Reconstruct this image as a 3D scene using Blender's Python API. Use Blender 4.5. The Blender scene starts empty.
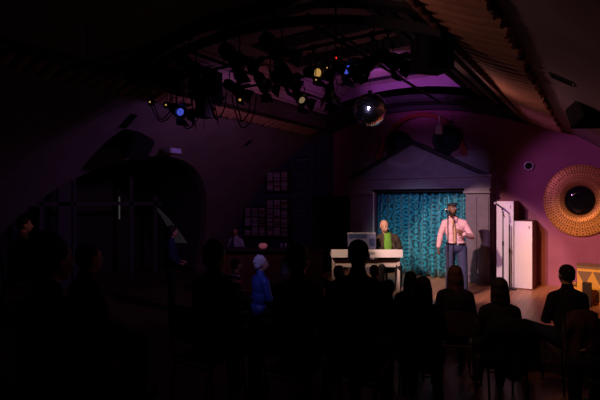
import bpy, bmesh, math, random
from math import sin, cos, pi, sqrt, atan, atan2, radians
from mathutils import Vector, Matrix, Euler
random.seed(7)
S = bpy.context.scene
COL = S.collection

# ---------------------------------------------------------------- camera, world, exposure, lights
TH = atan(300 / 450)                     # the camera looks 33.7 degrees left of the room's axis
CAMH = 2.2
cd = bpy.data.cameras.new('camera'); cam = bpy.data.objects.new('camera', cd); COL.objects.link(cam)
cd.sensor_width = 36; cd.lens = 27.0; cd.clip_start = 0.05
cam.location = (0, 0, CAMH); cam.rotation_euler = (pi / 2, 0, TH)
S.camera = cam
S.view_settings.view_transform = 'Standard'; S.view_settings.look = 'None'
S.view_settings.gamma = 1; S.view_settings.use_curve_mapping = False
S.view_settings.exposure = 0.0
W = bpy.data.worlds.new('world'); S.world = W; W.use_nodes = True
W.node_tree.nodes['Background'].inputs[0].default_value = (0, 0, 0, 1)
W.node_tree.nodes['Background'].inputs[1].default_value = 0

def P(px, py, d):
    u = (px - 300) / 450; st, ct = sin(TH), cos(TH)
    return Vector((d * (-st + u * ct), d * (ct + u * st), CAMH + (200 - py) / 450 * d))

def spot(name, loc, to, power, col, deg, blend=.5, r=.05):
    l = bpy.data.lights.new(name, 'SPOT'); l.energy = power; l.color = col
    l.spot_size = radians(deg); l.spot_blend = blend; l.shadow_soft_size = r
    o = bpy.data.objects.new(name, l); COL.objects.link(o); o.location = loc
    o.rotation_euler = (Vector(to) - Vector(loc)).to_track_quat('-Z', 'Y').to_euler()
    return o

def lamp(name, loc, power, col, r=.06):
    l = bpy.data.lights.new(name, 'POINT'); l.energy = power; l.color = col; l.shadow_soft_size = r
    o = bpy.data.objects.new(name, l); COL.objects.link(o); o.location = loc
    return o

WARM = (1.0, .60, .36); AMBER = (1.0, .50, .14); PINK = (1.0, .32, .60); VIO = (.42, .10, 1.0); BLUE = (.12, .16, 1.0)
spot('key_spot_singer', (-3.0, 3.35, 3.95), (-2.5, 8.9, 1.45), 1400, (1.0, .62, .55), 27, .35)
spot('key_spot_pianist', (-3.6, 3.45, 3.95), (-3.9, 8.2, 1.35), 580, (1.0, .66, .48), 24, .7)
spot('pink_spot_stage_right', (-2.5, 3.4, 3.95), (-1.1, 9.8, .9), 430, (.95, .52, .92), 28, .8)
spot('amber_spot_mirror', (-1.75, 4.6, 4.0), (-.05, 10.4, .95), 1300, (1.0, .45, .10), 28, .9)
spot('curtain_wash', (-3.4, 6.6, 4.05), (-3.6, 10.6, 1.05), 250, (.50, .80, 1.0), 36, .8)
spot('violet_wash_wall', (-3.3, 6.2, 4.0), (.1, 11.0, 2.1), 270, (.70, .22, .75), 36, .6, .1)
spot('violet_wash_portico', (-1.7, 6.7, 3.5), (-3.3, 10.4, 2.4), 130, (.55, .36, .95), 44, 1.0, .1)
spot('violet_wash_house_left', (-4.2, 5.8, 3.6), (-8.6, 7.2, 2.4), 95, (.46, .20, .62), 115, 1.0, .1)
spot('violet_uplight_back', (-3.7, 8.0, 3.8), (-3.6, 9.6, 5.0), 80, (.62, .14, .85), 70, .6, .08)
spot('violet_uplight_roof', (-3.6, 7.9, 4.35), (-3.5, 8.7, 4.97), 24, (.72, .22, .80), 115, 1.0, .08)
spot('violet_uplight_left', (-4.0, 8.2, 4.3), (-5.8, 8.9, 4.6), 20, (.62, .16, .75), 85, 1.0, .08)
spot('amber_house_ceiling', (-2.3, 7.0, 3.7), (-.55, 6.8, 3.7), 44, (1.0, .45, .42), 115, 1.0, .1)
spot('amber_house_front', (-2.3, 2.9, 3.6), (-.8, 3.9, 3.85), 16, (1.0, .48, .42), 110, 1.0, .1)
spot('red_house_left', (-4.2, 6.0, 3.6), (-6.5, 7.5, 3.9), 22, (1.0, .25, .22), 90, 1.0, .1)
spot('blue_house_spot', (-3.3, 3.35, 3.55), (-4.25, 5.34, 1.1), 75, (.42, .32, 1.0), 20, .8)
spot('face_fill_far_left', (-4.6, 4.3, 3.9), (-7.55, 3.55, 1.72), 26, (1.0, .42, .32), 7, .8)  # added spot to warm the far left face, no fixture hangs there
spot('warm_floor_fill', (-2.0, 3.4, 3.95), (-.5, 6.6, 0), 75, (1.0, .50, .28), 36, 1.0)  # added fill standing for amber spill on the floor before the stage
spot('glint_fill_mirror_ball', (-2.2, 3.35, 3.5), (-2.89, 6.25, 3.54), 190, (.62, .50, 1.0), 10.5, .5)  # added spot for glints on the mirror ball, has no fixture

# ---------------------------------------------------------------- materials
def mat(name, col, rough=.8, metal=0., noise=0., scale=6., bump=0., spec=.3, emit=None, estr=0., stretch=None, sheen=0., alpha=None):
    m = bpy.data.materials.new(name); m.use_nodes = True
    nt = m.node_tree; b = nt.nodes['Principled BSDF']
    b.inputs['Base Color'].default_value = (*col, 1); b.inputs['Roughness'].default_value = rough
    b.inputs['Metallic'].default_value = metal; b.inputs['Specular IOR Level'].default_value = spec
    if emit: b.inputs['Emission Color'].default_value = (*emit, 1); b.inputs['Emission Strength'].default_value = estr
    if sheen: b.inputs['Sheen Weight'].default_value = sheen
    tc = nt.nodes.new('ShaderNodeTexCoord'); mp = nt.nodes.new('ShaderNodeMapping')
    nt.links.new(tc.outputs['Object'], mp.inputs[0])
    if stretch: mp.inputs['Scale'].default_value = stretch
    nz = nt.nodes.new('ShaderNodeTexNoise'); nz.inputs['Scale'].default_value = scale; nz.inputs['Detail'].default_value = 5
    nt.links.new(mp.outputs[0], nz.inputs['Vector'])
    n = noise if noise else .12
    mx = nt.nodes.new('ShaderNodeMix'); mx.data_type = 'RGBA'
    mx.inputs[6].default_value = (*[max(0, c * (1 - n)) for c in col], 1)
    mx.inputs[7].default_value = (*[min(1, c * (1 + n)) for c in col], 1)
    nt.links.new(nz.outputs['Fac'], mx.inputs[0]); nt.links.new(mx.outputs[2], b.inputs['Base Color'])
    if bump:
        bp = nt.nodes.new('ShaderNodeBump'); bp.inputs['Strength'].default_value = bump; bp.inputs['Distance'].default_value = .02
        nt.links.new(nz.outputs['Fac'], bp.inputs['Height']); nt.links.new(bp.outputs[0], b.inputs['Normal'])
    return m

def math_node(nt, op, a, b=None, c=None):
    n = nt.nodes.new('ShaderNodeMath'); n.operation = op
    for i, v in enumerate((a, b, c)):
        if v is None: continue
        if isinstance(v, (int, float)): n.inputs[i].default_value = v
        else: nt.links.new(v, n.inputs[i])
    return n.outputs[0]

def plank_mat(name, c1, c2, axis, pitch, gap=.06, rough=.6, grain=(1, 12, 12)):
    """boards: dark joints every `pitch` along `axis` (object space)"""
    m = mat(name, c1, rough, 0, .25, 5, .15, .4, stretch=grain)
    nt = m.node_tree; b = nt.nodes['Principled BSDF']
    tc = [n for n in nt.nodes if n.type == 'TEX_COORD'][0]
    sp = nt.nodes.new('ShaderNodeSeparateXYZ'); nt.links.new(tc.outputs['Object'], sp.inputs[0])
    v = math_node(nt, 'DIVIDE', sp.outputs[axis], pitch)
    fr = math_node(nt, 'FRACT', v); jt = math_node(nt, 'LESS_THAN', fr, gap)
    fl = math_node(nt, 'FLOOR', v)
    wn = nt.nodes.new('ShaderNodeTexWhiteNoise'); wn.noise_dimensions = '1D'; nt.links.new(fl, wn.inputs['W'])
    old = b.inputs['Base Color'].links[0].from_socket
    m1 = nt.nodes.new('ShaderNodeMix'); m1.data_type = 'RGBA'; m1.inputs[7].default_value = (*c2, 1)
    nt.links.new(math_node(nt, 'MULTIPLY', wn.outputs['Value'], .7), m1.inputs[0]); nt.links.new(old, m1.inputs[6])
    m2 = nt.nodes.new('ShaderNodeMix'); m2.data_type = 'RGBA'; m2.inputs[7].default_value = (*[x * .12 for x in c1], 1)
    nt.links.new(jt, m2.inputs[0]); nt.links.new(m1.outputs[2], m2.inputs[6]); nt.links.new(m2.outputs[2], b.inputs['Base Color'])
    return m

def curtain_mat():
    m = mat('teal_damask', (.025, .40, .50), .42, 0, .25, 30, 0, .5, sheen=.3)
    nt = m.node_tree; b = nt.nodes['Principled BSDF']
    uv = nt.nodes.new('ShaderNodeUVMap'); sp = nt.nodes.new('ShaderNodeSeparateXYZ'); nt.links.new(uv.outputs[0], sp.inputs[0])
    nu = nt.nodes.new('ShaderNodeTexNoise'); nu.inputs['Scale'].default_value = 5; nt.links.new(uv.outputs[0], nu.inputs['Vector'])
    U = math_node(nt, 'ADD', sp.outputs[0], math_node(nt, 'MULTIPLY', nu.outputs['Fac'], .22)); V = sp.outputs[1]
    col = math_node(nt, 'FLOOR', math_node(nt, 'DIVIDE', U, .32))
    off = math_node(nt, 'MULTIPLY', math_node(nt, 'MODULO', col, 2.0), .5)
    fu = math_node(nt, 'SUBTRACT', math_node(nt, 'FRACT', math_node(nt, 'DIVIDE', U, .32)), .5)
    fv = math_node(nt, 'SUBTRACT', math_node(nt, 'FRACT', math_node(nt, 'ADD', math_node(nt, 'DIVIDE', V, .30), off)), .5)
    r = math_node(nt, 'SQRT', math_node(nt, 'ADD', math_node(nt, 'MULTIPLY', fu, fu), math_node(nt, 'MULTIPLY', fv, fv)))
    w = math_node(nt, 'SINE', math_node(nt, 'MULTIPLY', r, 24.0))
    ang = math_node(nt, 'ARCTAN2', fv, fu)
    w2 = math_node(nt, 'MULTIPLY', math_node(nt, 'SINE', math_node(nt, 'MULTIPLY', ang, 8.0)), .45)
    k = nt.nodes.new('ShaderNodeMapRange'); nt.links.new(math_node(nt, 'ADD', w, w2), k.inputs[0]); k.inputs[1].default_value = -.7; k.inputs[2].default_value = .8; k = k.outputs[0]
    old = b.inputs['Base Color'].links[0].from_socket
    m2 = nt.nodes.new('ShaderNodeMix'); m2.data_type = 'RGBA'; m2.inputs[7].default_value = (.004, .055, .085, 1)
    nt.links.new(k, m2.inputs[0]); nt.links.new(old, m2.inputs[6]); nt.links.new(m2.outputs[2], b.inputs['Base Color'])
    return m

M = {}
M['plaster'] = mat('mauve_plaster', (.20, .15, .18), .9, 0, .25, 2.2, .25, .1)
M['back_plaster'] = mat('plum_plaster', (.34, .12, .20), .85, 0, .22, 2.5, .25, .15)
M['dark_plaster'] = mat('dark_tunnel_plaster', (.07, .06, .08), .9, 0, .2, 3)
M['roof_tile'] = mat('terracotta_roof_tile', (.33, .17, .11), .75, 0, .45, 5, .4, .25)
M['tile_cord'] = mat('dark_tile_ridge', (.10, .045, .035), .8, 0, .3, 8, .3)
M['dark_wood'] = mat('dark_stained_wood', (.035, .022, .02), .6, 0, .35, 4, .1, .3, stretch=(1, 12, 12))
M['rib'] = mat('dark_beam_paint', (.022, .018, .026), .6, 0, .3, 6)
M['well_boards'] = plank_mat('lantern_side_boards', (.42, .26, .34), (.30, .18, .26), 2, .13, .08, .7)
M['ceil_panel'] = mat('lantern_ceiling_panel', (.40, .26, .30), .8, 0, .35, 1.2, 0, .2)
M['floor'] = plank_mat('dark_floor_boards', (.12, .06, .04), (.08, .04, .03), 0, .14, .05, .38, (12, 1, 12))
M['stage'] = plank_mat('honey_stage_boards', (.60, .28, .14), (.44, .19, .10), 0, .11, .04, .35, (12, 1, 12))
M['stage_face'] = mat('stage_face_paint', (.045, .03, .04), .7, 0, .3, 5)
M['portico'] = mat('grey_violet_portico_paint', (.22, .17, .22), .7, 0, .3, 7, .1, .3)
M['portico_light'] = mat('portico_worn_paint', (.30, .24, .28), .6, 0, .35, 9, .1, .3)
M['portico_dark'] = mat('portico_black_moulding', (.02, .016, .022), .6, 0, .3, 7)
M['cream'] = mat('cream_paint', (.75, .66, .58), .5, 0, .12, 6)
M['curtain'] = curtain_mat()
M['white_paint'] = mat('off_white_paint', (.80, .74, .80), .55, 0, .1, 3)
M['brown_edge'] = mat('brown_ply_side', (.20, .10, .07), .7, 0, .3, 4)
M['gold'] = mat('hammered_brass', (.80, .40, .11), .42, .25, .3, 25, .3, .5)
M['gold_dark'] = mat('blackened_brass', (.05, .025, .012), .7, .3, .2, 20)
M['glass_dark'] = mat('dark_mirror_glass', (.01, .01, .014), .06, .2, .1, 4, 0, .8)
M['black'] = mat('black_matt_metal', (.012, .012, .014), .5, .2, .3, 12, 0, .4)
M['black_cloth'] = mat('black_cloth', (.012, .011, .014), .95, 0, .3, 20, 0, .1)
M['chrome'] = mat('chrome', (.7, .7, .72), .18, 1, .1, 9)
M['facet'] = mat('mirror_facet', (.85, .85, .9), .16, 1, .05, 9)
M['grout'] = mat('mirror_ball_core', (.02, .02, .025), .6, 0, .2, 9)
M['cable'] = mat('black_rubber_cable', (.01, .01, .012), .6, 0, .2, 9)
M['lens_amber'] = mat('lit_amber_lens', (.5, .3, .1), .3, emit=(1.0, .55, .15), estr=.45)
M['lens_blue'] = mat('lit_blue_lens', (.1, .1, .5), .3, emit=(.10, .14, 1.0), estr=.45)
M['lens_violet'] = mat('lit_violet_lens', (.2, .1, .5), .3, emit=(.40, .20, 1.0), estr=.16)
M['lens_white'] = mat('lit_warm_white_slot', (.5, .4, .3), .3, emit=(1.0, .70, .40), estr=.18)
M['lens_off'] = mat('unlit_lens', (.05, .05, .07), .1, .2, .1, 9, 0, .8)
M['led_red'] = mat('red_standby_light', (.4, .02, .02), .3, emit=(1.0, .03, .02), estr=1.5)
M['kb_white'] = mat('white_keyboard_casing', (.78, .72, .74), .35, 0, .06, 8, 0, .5)
M['kb_wood'] = mat('pale_grey_stand', (.50, .42, .40), .55, 0, .15, 6)
M['screen_blue'] = mat('blue_grey_panel', (.10, .10, .20), .5, 0, .15, 9)
M['screen_dark'] = mat('navy_inset_panel', (.03, .04, .11), .3, 0, .15, 9)
M['silver'] = mat('silver_rim', (.6, .6, .66), .3, .6, .1, 9)
M['yellow'] = mat('mustard_yellow_paint', (.80, .48, .12), .6, 0, .1, 6)
M['taupe'] = mat('taupe_paint', (.26, .17, .13), .7, 0, .15, 6)
M['brass_rim'] = mat('brass_rim', (.6, .4, .15), .35, .7, .1, 9)
M['red_trim'] = mat('dull_red_paint', (.30, .03, .03), .6, 0, .3, 6)
M['bar_wood'] = mat('reddish_bar_front', (.11, .035, .025), .6, 0, .35, 5, .1, .3, stretch=(12, 12, 1))
M['skin_light'] = mat('light_skin', (.48, .26, .18), .55, 0, .06, 14, .05, .35)
M['skin_brown'] = mat('deep_brown_skin', (.25, .115, .07), .45, 0, .08, 14, .05, .4)
M['shirt_pink'] = mat('pale_pink_shirt', (.90, .55, .60), .8, 0, .06, 12, .1, .15)
M['shirt_front'] = mat('peach_shirt_placket', (.85, .50, .30), .8, 0, .08, 12, .1, .15)
M['jeans'] = mat('blue_grey_jeans', (.065, .07, .15), .85, 0, .2, 30, .1, .15)
M['cap'] = mat('charcoal_flat_cap', (.03, .032, .05), .85, 0, .2, 30)
M['jacket_brown'] = mat('dark_olive_brown_jacket', (.055, .038, .03), .85, 0, .2, 30, .1)
M['green'] = mat('leaf_green_shirt', (.13, .33, .04), .8, 0, .1, 20, .1)
M['beard'] = mat('dark_beard', (.03, .018, .015), .95, 0, .3, 60, .3)
M['grey_beard'] = mat('greying_goatee', (.14, .10, .08), .95, 0, .3, 60, .3)
M['hair_dark'] = mat('near_black_hair', (.014, .010, .010), .7, 0, .4, 40, .3, stretch=(6, 6, 1))
M['hair_brown'] = mat('auburn_brown_hair', (.09, .035, .028), .65, 0, .4, 40, .3, stretch=(6, 6, 1))
M['hair_white'] = mat('silver_white_hair', (.62, .58, .60), .7, 0, .2, 40, .5)
M['hair_grey'] = mat('grey_hair', (.20, .18, .19), .7, 0, .3, 40, .4)
M['cloth_black'] = mat('black_wool', (.016, .014, .018), .95, 0, .3, 30, .2, .1)
M['cloth_navy'] = mat('navy_cotton', (.02, .03, .07), .9, 0, .3, 30, .2, .1)
M['cloth_blue'] = mat('shiny_blue_jacket', (.03, .07, .28), .5, 0, .2, 14, .2, .4)
M['cloth_plum'] = mat('dark_plum_coat', (.06, .028, .032), .95, 0, .3, 20, .3, .1)
M['cloth_red'] = mat('rust_red_top', (.20, .05, .04), .9, 0, .2, 20, .2, .1)
M['cloth_grey'] = mat('grey_lilac_shirt', (.30, .28, .34), .9, 0, .1, 20, .1, .1)
M['cloth_brown'] = mat('brown_jumper', (.10, .05, .04), .95, 0, .2, 20, .2, .1)
M['denim_dark'] = mat('dark_denim', (.02, .028, .05), .9, 0, .2, 30, .1, .1)
M['shoe'] = mat('black_leather', (.012, .011, .012), .4, 0, .2, 10, 0, .4)
M['eye_white'] = mat('eye_white', (.75, .72, .7), .3)
M['eye_dark'] = mat('eye_dark', (.015, .01, .01), .2)
M['lips'] = mat('lips', (.30, .10, .09), .5)
M['belt'] = mat('black_belt', (.012, .01, .012), .4)
M['paper'] = mat('white_paper', (.8, .78, .85), .8)
M['chair'] = mat('black_chair_frame', (.02, .018, .02), .45, .2, .2, 10)
M['chair_seat'] = mat('dark_brown_seat', (.05, .03, .025), .6, 0, .3, 8)
M['picture_a'] = mat('mottled_sepia_print', (.30, .20, .22), .6, 0, .9, 9)
M['picture_b'] = mat('mottled_dark_red_print', (.20, .09, .07), .6, 0, 1.0, 12)
M['label_card'] = mat('pale_card', (.42, .36, .44), .8, 0, .3, 15)
M['lamp_pink'] = mat('pink_glass_candle_holder', (.6, .2, .25), .4, emit=(1.0, .25, .35), estr=.10)
M['slit'] = mat('daylight_slit', (.4, .4, .4), .5, emit=(.75, .8, .7), estr=.05)
M['lining_glow'] = mat('painted_lining_glow', (.4, .45, .4), .8, 0, .3, 3, emit=(.55, .62, .62), estr=.010)  # faint glow put into the material for light on the lining
M['navy'] = mat('navy_wall_panel', (.05, .045, .11), .85, 0, .2, 3)
M['screen_frame'] = mat('painted_screen_frame', (.10, .08, .12), .6, 0, .2, 4)

# ---------------------------------------------------------------- mesh helpers
def new_obj(name, bm, m, parent=None, smooth=False, mats=None, recalc=True):
    if recalc: bmesh.ops.recalc_face_normals(bm, faces=bm.faces)
    me = bpy.data.meshes.new(name); bm.to_mesh(me); bm.free()
    for x in (mats or [m]): me.materials.append(x)
    if smooth:
        for p in me.polygons: p.use_smooth = True
    o = bpy.data.objects.new(name, me); COL.objects.link(o); o.parent = parent
    return o

def bevel(o, w=.006, seg=2):
    b = o.modifiers.new('bevel', 'BEVEL'); b.width = w; b.segments = seg; b.limit_method = 'ANGLE'; b.angle_limit = radians(40)
    return o

def tag(o, label=None, cat=None, group=None, kind=None):
    if label: o['label'] = label
    if cat: o['category'] = cat
    if group: o['group'] = group
    if kind: o['kind'] = kind
    return o

def thing(name, loc, rz, label, cat, group=None):
    o = bpy.data.objects.new(name, None); COL.objects.link(o); o.empty_display_size = .1
    o.location = loc; o.rotation_euler = (0, 0, rz)
    return tag(o, label, cat, group)

def copy_tree(o, parent=None):
    c = o.copy(); COL.objects.link(c); c.parent = parent
    for ch in o.children:
        copy_tree(ch, c)
    return c

def box(bm, x0, x1, y0, y1, z0, z1, mi=0):
    v = [bm.verts.new(p) for p in ((x0, y0, z0), (x1, y0, z0), (x1, y1, z0), (x0, y1, z0), (x0, y0, z1), (x1, y0, z1), (x1, y1, z1), (x0, y1, z1))]
    for f in ((0, 3, 2, 1), (4, 5, 6, 7), (0, 1, 5, 4), (1, 2, 6, 5), (2, 3, 7, 6), (3, 0, 4, 7)):
        bm.faces.new([v[i] for i in f]).material_index = mi
    return v

def cyl(bm, a, b, ra, rb=None, n=16, caps=True, mi=0):
    a, b = Vector(a), Vector(b); rb = ra if rb is None else rb
    q = (b - a).to_track_quat('Z', 'Y'); r0, r1 = [], []
    for i in range(n):
        t = 2 * pi * i / n; e = q @ Vector((cos(t), sin(t), 0))
        r0.append(bm.verts.new(a + e * ra)); r1.append(bm.verts.new(b + e * rb))
    for i in range(n):
        j = (i + 1) % n; bm.faces.new((r0[i], r0[j], r1[j], r1[i])).material_index = mi
    if caps:
        bm.faces.new(r0[::-1]).material_index = mi; bm.faces.new(r1).material_index = mi

def lathe(bm, prof, n=48, M4=None, close=False, mi=0):
    M4 = M4 or Matrix(); rings = []
    for r, z in prof:
        rings.append([bm.verts.new(M4 @ Vector((r * cos(2 * pi * i / n), r * sin(2 * pi * i / n), z))) for i in range(n)])
    for a, b in zip(rings, rings[1:] + ([rings[0]] if close else [])):
        for i in range(n):
            j = (i + 1) % n; bm.faces.new((a[i], a[j], b[j], b[i])).material_index = mi
    if not close:
        if prof[0][0] > 1e-4: bm.faces.new(rings[0][::-1]).material_index = mi
        if prof[-1][0] > 1e-4: bm.faces.new(rings[-1]).material_index = mi

def sphere(bm, seg, rings, Mx):
    lo, hi = bm.verts.new(Mx @ Vector((0, 0, -1))), bm.verts.new(Mx @ Vector((0, 0, 1))); g = []
    for j in range(1, rings):
        a = -pi / 2 + pi * j / rings; ca, sa = cos(a), sin(a)
        g.append([bm.verts.new(Mx @ Vector((ca * cos(2 * pi * i / seg), ca * sin(2 * pi * i / seg), sa))) for i in range(seg)])
    for i in range(seg):
        k = (i + 1) % seg; bm.faces.new((lo, g[0][k], g[0][i])); bm.faces.new((hi, g[-1][i], g[-1][k]))
        for a, b in zip(g, g[1:]): bm.faces.new((a[i], a[k], b[k], b[i]))

def ell(bm, c, r, R=None, seg=20, rings=12):
    Mx = Matrix.Translation(Vector(c)) @ (R.to_4x4() if R else Matrix()) @ Matrix.Diagonal((*r, 1))
    sphere(bm, seg, rings, Mx)

def cap(bm, a, b, ra, rb=None):
    rb = ra if rb is None else rb
    cyl(bm, a, b, ra, rb, 16); ell(bm, a, (ra,) * 3, seg=16, rings=10); ell(bm, b, (rb,) * 3, seg=16, rings=10)

def tube(bm, pts, r, n=8):
    pts = [Vector(p) for p in pts]; rings = []
    for i, p in enumerate(pts):
        d = (pts[min(i + 1, len(pts) - 1)] - pts[max(i - 1, 0)]).normalized(); q = d.to_track_quat('Z', 'Y')
        rings.append([bm.verts.new(p + q @ Vector((cos(2 * pi * k / n) * r, sin(2 * pi * k / n) * r, 0))) for k in range(n)])
    for a, b in zip(rings, rings[1:]):
        for k in range(n):
            j = (k + 1) % n; bm.faces.new((a[k], a[j], b[j], b[k]))
    bm.faces.new(rings[0][::-1]); bm.faces.new(rings[-1])

def prism(bm, poly, axis, a, b, mi=0):
    """extrude a 2D polygon along axis from a to b; the 2D coords fill the other axes in order"""
    def at(p, t):
        q = list(p); q.insert(axis, t); return q
    A = [bm.verts.new(at(p, a)) for p in poly]; B = [bm.verts.new(at(p, b)) for p in poly]
    bm.faces.new(A).material_index = mi; bm.faces.new(B[::-1]).material_index = mi
    for i in range(len(poly)):
        j = (i + 1) % len(poly); bm.faces.new((A[i], B[i], B[j], A[j])).material_index = mi

TMP = bpy.data.scenes.new('workshop')
def fused(name, bm, m, parent, voxel=.01, smooth=4, decimate=None):
    """overlapping closed shapes become one continuous skin"""
    me = bpy.data.meshes.new('tmp'); bm.to_mesh(me); bm.free()
    o = bpy.data.objects.new('tmp', me); TMP.collection.objects.link(o)
    r = o.modifiers.new('r', 'REMESH'); r.mode = 'VOXEL'; r.voxel_size = voxel; r.use_smooth_shade = True
    if smooth:
        s = o.modifiers.new('s', 'SMOOTH'); s.iterations = smooth; s.factor = .5
    with bpy.context.temp_override(scene=TMP, view_layer=TMP.view_layers[0]):
        dg = bpy.context.evaluated_depsgraph_get(); dg.update()
    me2 = bpy.data.meshes.new_from_object(o.evaluated_get(dg)); bpy.data.objects.remove(o); bpy.data.meshes.remove(me)
    me2.name = name
    me2.materials.clear(); me2.materials.append(m)
    for p in me2.polygons: p.use_smooth = True
    o2 = bpy.data.objects.new(name, me2); COL.objects.link(o2); o2.parent = parent
    return o2

# ================================================================ SETTING
CX, CZ, RV = -4.0, -2.14, 6.72            # barrel vault: centre line and radius
Y0, Y1 = -2.5, 11.0
OX0, OX1, OY0, OY1 = -6.08, -1.35, 4.4, 10.0   # the roof opening
def vz(x, r=RV): return CZ + sqrt(max(0, r * r - (x - CX) ** 2))
def vx(z, side, r=RV): return CX + side * sqrt(r * r - (z - CZ) ** 2)
ST = .37                                  # stage height
TIER = .5                                 # raised rear tier

# vault shell with the roof opening left out
bm = bmesh.new()
a_end = math.asin((0.0 - CZ) / RV)
xs = []
n = 96
angs = sorted(set([pi - a_end - (pi - 2 * a_end) * i / n for i in range(n + 1)] + [math.acos((OX0 - CX) / RV), math.acos((OX1 - CX) / RV)]), reverse=True)
ys = sorted(set([Y0 + (Y1 - Y0) * i / 27 for i in range(28)] + [OY0, OY1]))
def skin(r, rev):
    g = [[bm.verts.new((CX + r * cos(a), y, CZ + r * sin(a))) for y in ys] for a in angs]
    return g
gi, go_ = skin(RV, 0), skin(RV + .22, 0)
def isopen(i, j):
    am = (angs[i] + angs[i + 1]) / 2; ym = (ys[j] + ys[j + 1]) / 2
    return math.acos((OX0 - CX) / RV) > am > math.acos((OX1 - CX) / RV) and OY0 < ym < OY1
ni, nj = len(angs) - 1, len(ys) - 1
for i in range(ni):
    for j in range(nj):
        if isopen(i, j): continue
        bm.faces.new((gi[i][j], gi[i + 1][j], gi[i + 1][j + 1], gi[i][j + 1]))
        bm.faces.new((go_[i][j], go_[i][j + 1], go_[i + 1][j + 1], go_[i + 1][j]))
        for (di, dj, p, q) in ((-1, 0, (i, j), (i, j + 1)), (1, 0, (i + 1, j + 1), (i + 1, j)), (0, -1, (i + 1, j), (i, j)), (0, 1, (i, j + 1), (i + 1, j + 1))):
            ii, jj = i + di, j + dj
            if 0 <= ii < ni and 0 <= jj < nj and not isopen(ii, jj): continue
            bm.faces.new((gi[p[0]][p[1]], go_[p[0]][p[1]], go_[q[0]][q[1]], gi[q[0]][q[1]]))
ceiling = new_obj('ceiling', bm, M['plaster']); tag(ceiling, 'mauve plastered barrel vault over the whole room', kind='structure')
# the arched side passage cut through the vault's left flank
AY, AZ, AR = 6.75, .10, 3.08
def arch_poly(r, n=40, z0=-.3):
    return [(AY - r, z0)] + [(AY - r * cos(pi * i / n), AZ + r * sin(pi * i / n)) for i in range(n + 1)] + [(AY + r, z0)]
bm = bmesh.new(); prism(bm, arch_poly(AR), 0, -14, -6.5); bmesh.ops.recalc_face_normals(bm, faces=bm.faces)
cut = new_obj('cut', bm, M['plaster'])
md = ceiling.modifiers.new('b', 'BOOLEAN'); md.operation = 'DIFFERENCE'; md.object = cut; md.solver = 'EXACT'
dg = bpy.context.evaluated_depsgraph_get(); dg.update()
me = bpy.data.meshes.new_from_object(ceiling.evaluated_get(dg)); ceiling.modifiers.clear(); ceiling.data = me
bpy.data.objects.remove(cut)
me.materials.clear(); me.materials.append(M['plaster'])

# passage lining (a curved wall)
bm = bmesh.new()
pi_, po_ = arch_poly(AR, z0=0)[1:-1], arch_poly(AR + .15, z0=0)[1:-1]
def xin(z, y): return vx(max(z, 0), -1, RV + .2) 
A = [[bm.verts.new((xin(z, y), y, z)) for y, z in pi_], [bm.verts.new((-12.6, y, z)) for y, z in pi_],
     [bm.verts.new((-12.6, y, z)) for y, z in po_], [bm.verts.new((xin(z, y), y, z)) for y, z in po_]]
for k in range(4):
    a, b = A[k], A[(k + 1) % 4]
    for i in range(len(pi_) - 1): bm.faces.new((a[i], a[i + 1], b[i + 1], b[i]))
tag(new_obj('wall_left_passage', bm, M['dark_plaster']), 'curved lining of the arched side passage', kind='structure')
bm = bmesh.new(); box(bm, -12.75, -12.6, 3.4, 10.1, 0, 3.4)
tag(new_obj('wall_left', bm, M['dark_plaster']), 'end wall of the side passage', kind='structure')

bm = bmesh.new(); box(bm, -12.75, 2.6, Y0 - .1, Y1 + .15, -.12, 0)
tag(new_obj('floor', bm, M['floor']), 'dark boarded floor of the club', kind='structure')
bm = bmesh.new(); box(bm, -8.4, 1.9, Y0, 3.75, 0, TIER)
tag(bevel(new_obj('floor_rear_tier', bm, M['floor'])), 'raised rear seating tier', kind='structure')

def lunette(name, y0, y1, m, label):
    bm = bmesh.new(); r = RV + .21; ae = math.asin(-CZ / r)
    poly = [(CX + r * cos(ae + (pi - 2 * ae) * i / 60), CZ + r * sin(ae + (pi - 2 * ae) * i / 60)) for i in range(61)]
    prism(bm, poly, 1, y0, y1)
    tag(new_obj(name, bm, m), label, kind='structure')
lunette('wall_back', Y1, Y1 + .15, M['back_plaster'], 'plum end wall behind the stage')
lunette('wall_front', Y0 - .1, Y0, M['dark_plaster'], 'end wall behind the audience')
bm = bmesh.new(); box(bm, vx(.12, 1) - .02, vx(.0, 1), 3.8, Y1, 0, .14)
tag(new_obj('baseboard_right', bm, M['dark_wood']), kind='structure')

# stage
bm = bmesh.new()
SP = [(-5.75, 11.0), (-5.75, 9.3), (-4.75, 8.9), (-4.75, 6.95), (2.05, 6.95), (2.05, 11.0)]
prism(bm, SP, 2, ST - .05, ST)
tag(new_obj('floor_stage', bm, M['stage']), 'honey boarded stage floor', kind='structure')
bm = bmesh.new()
SQ = [(-5.72, 11.0), (-5.72, 9.33), (-4.71, 8.93), (-4.71, 7.0), (2.0, 7.0), (2.0, 11.0)]
prism(bm, SQ, 2, 0, ST - .05)
tag(new_obj('trim_1', bm, M['stage_face']), 'dark painted face under the stage edge', kind='structure')

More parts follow.
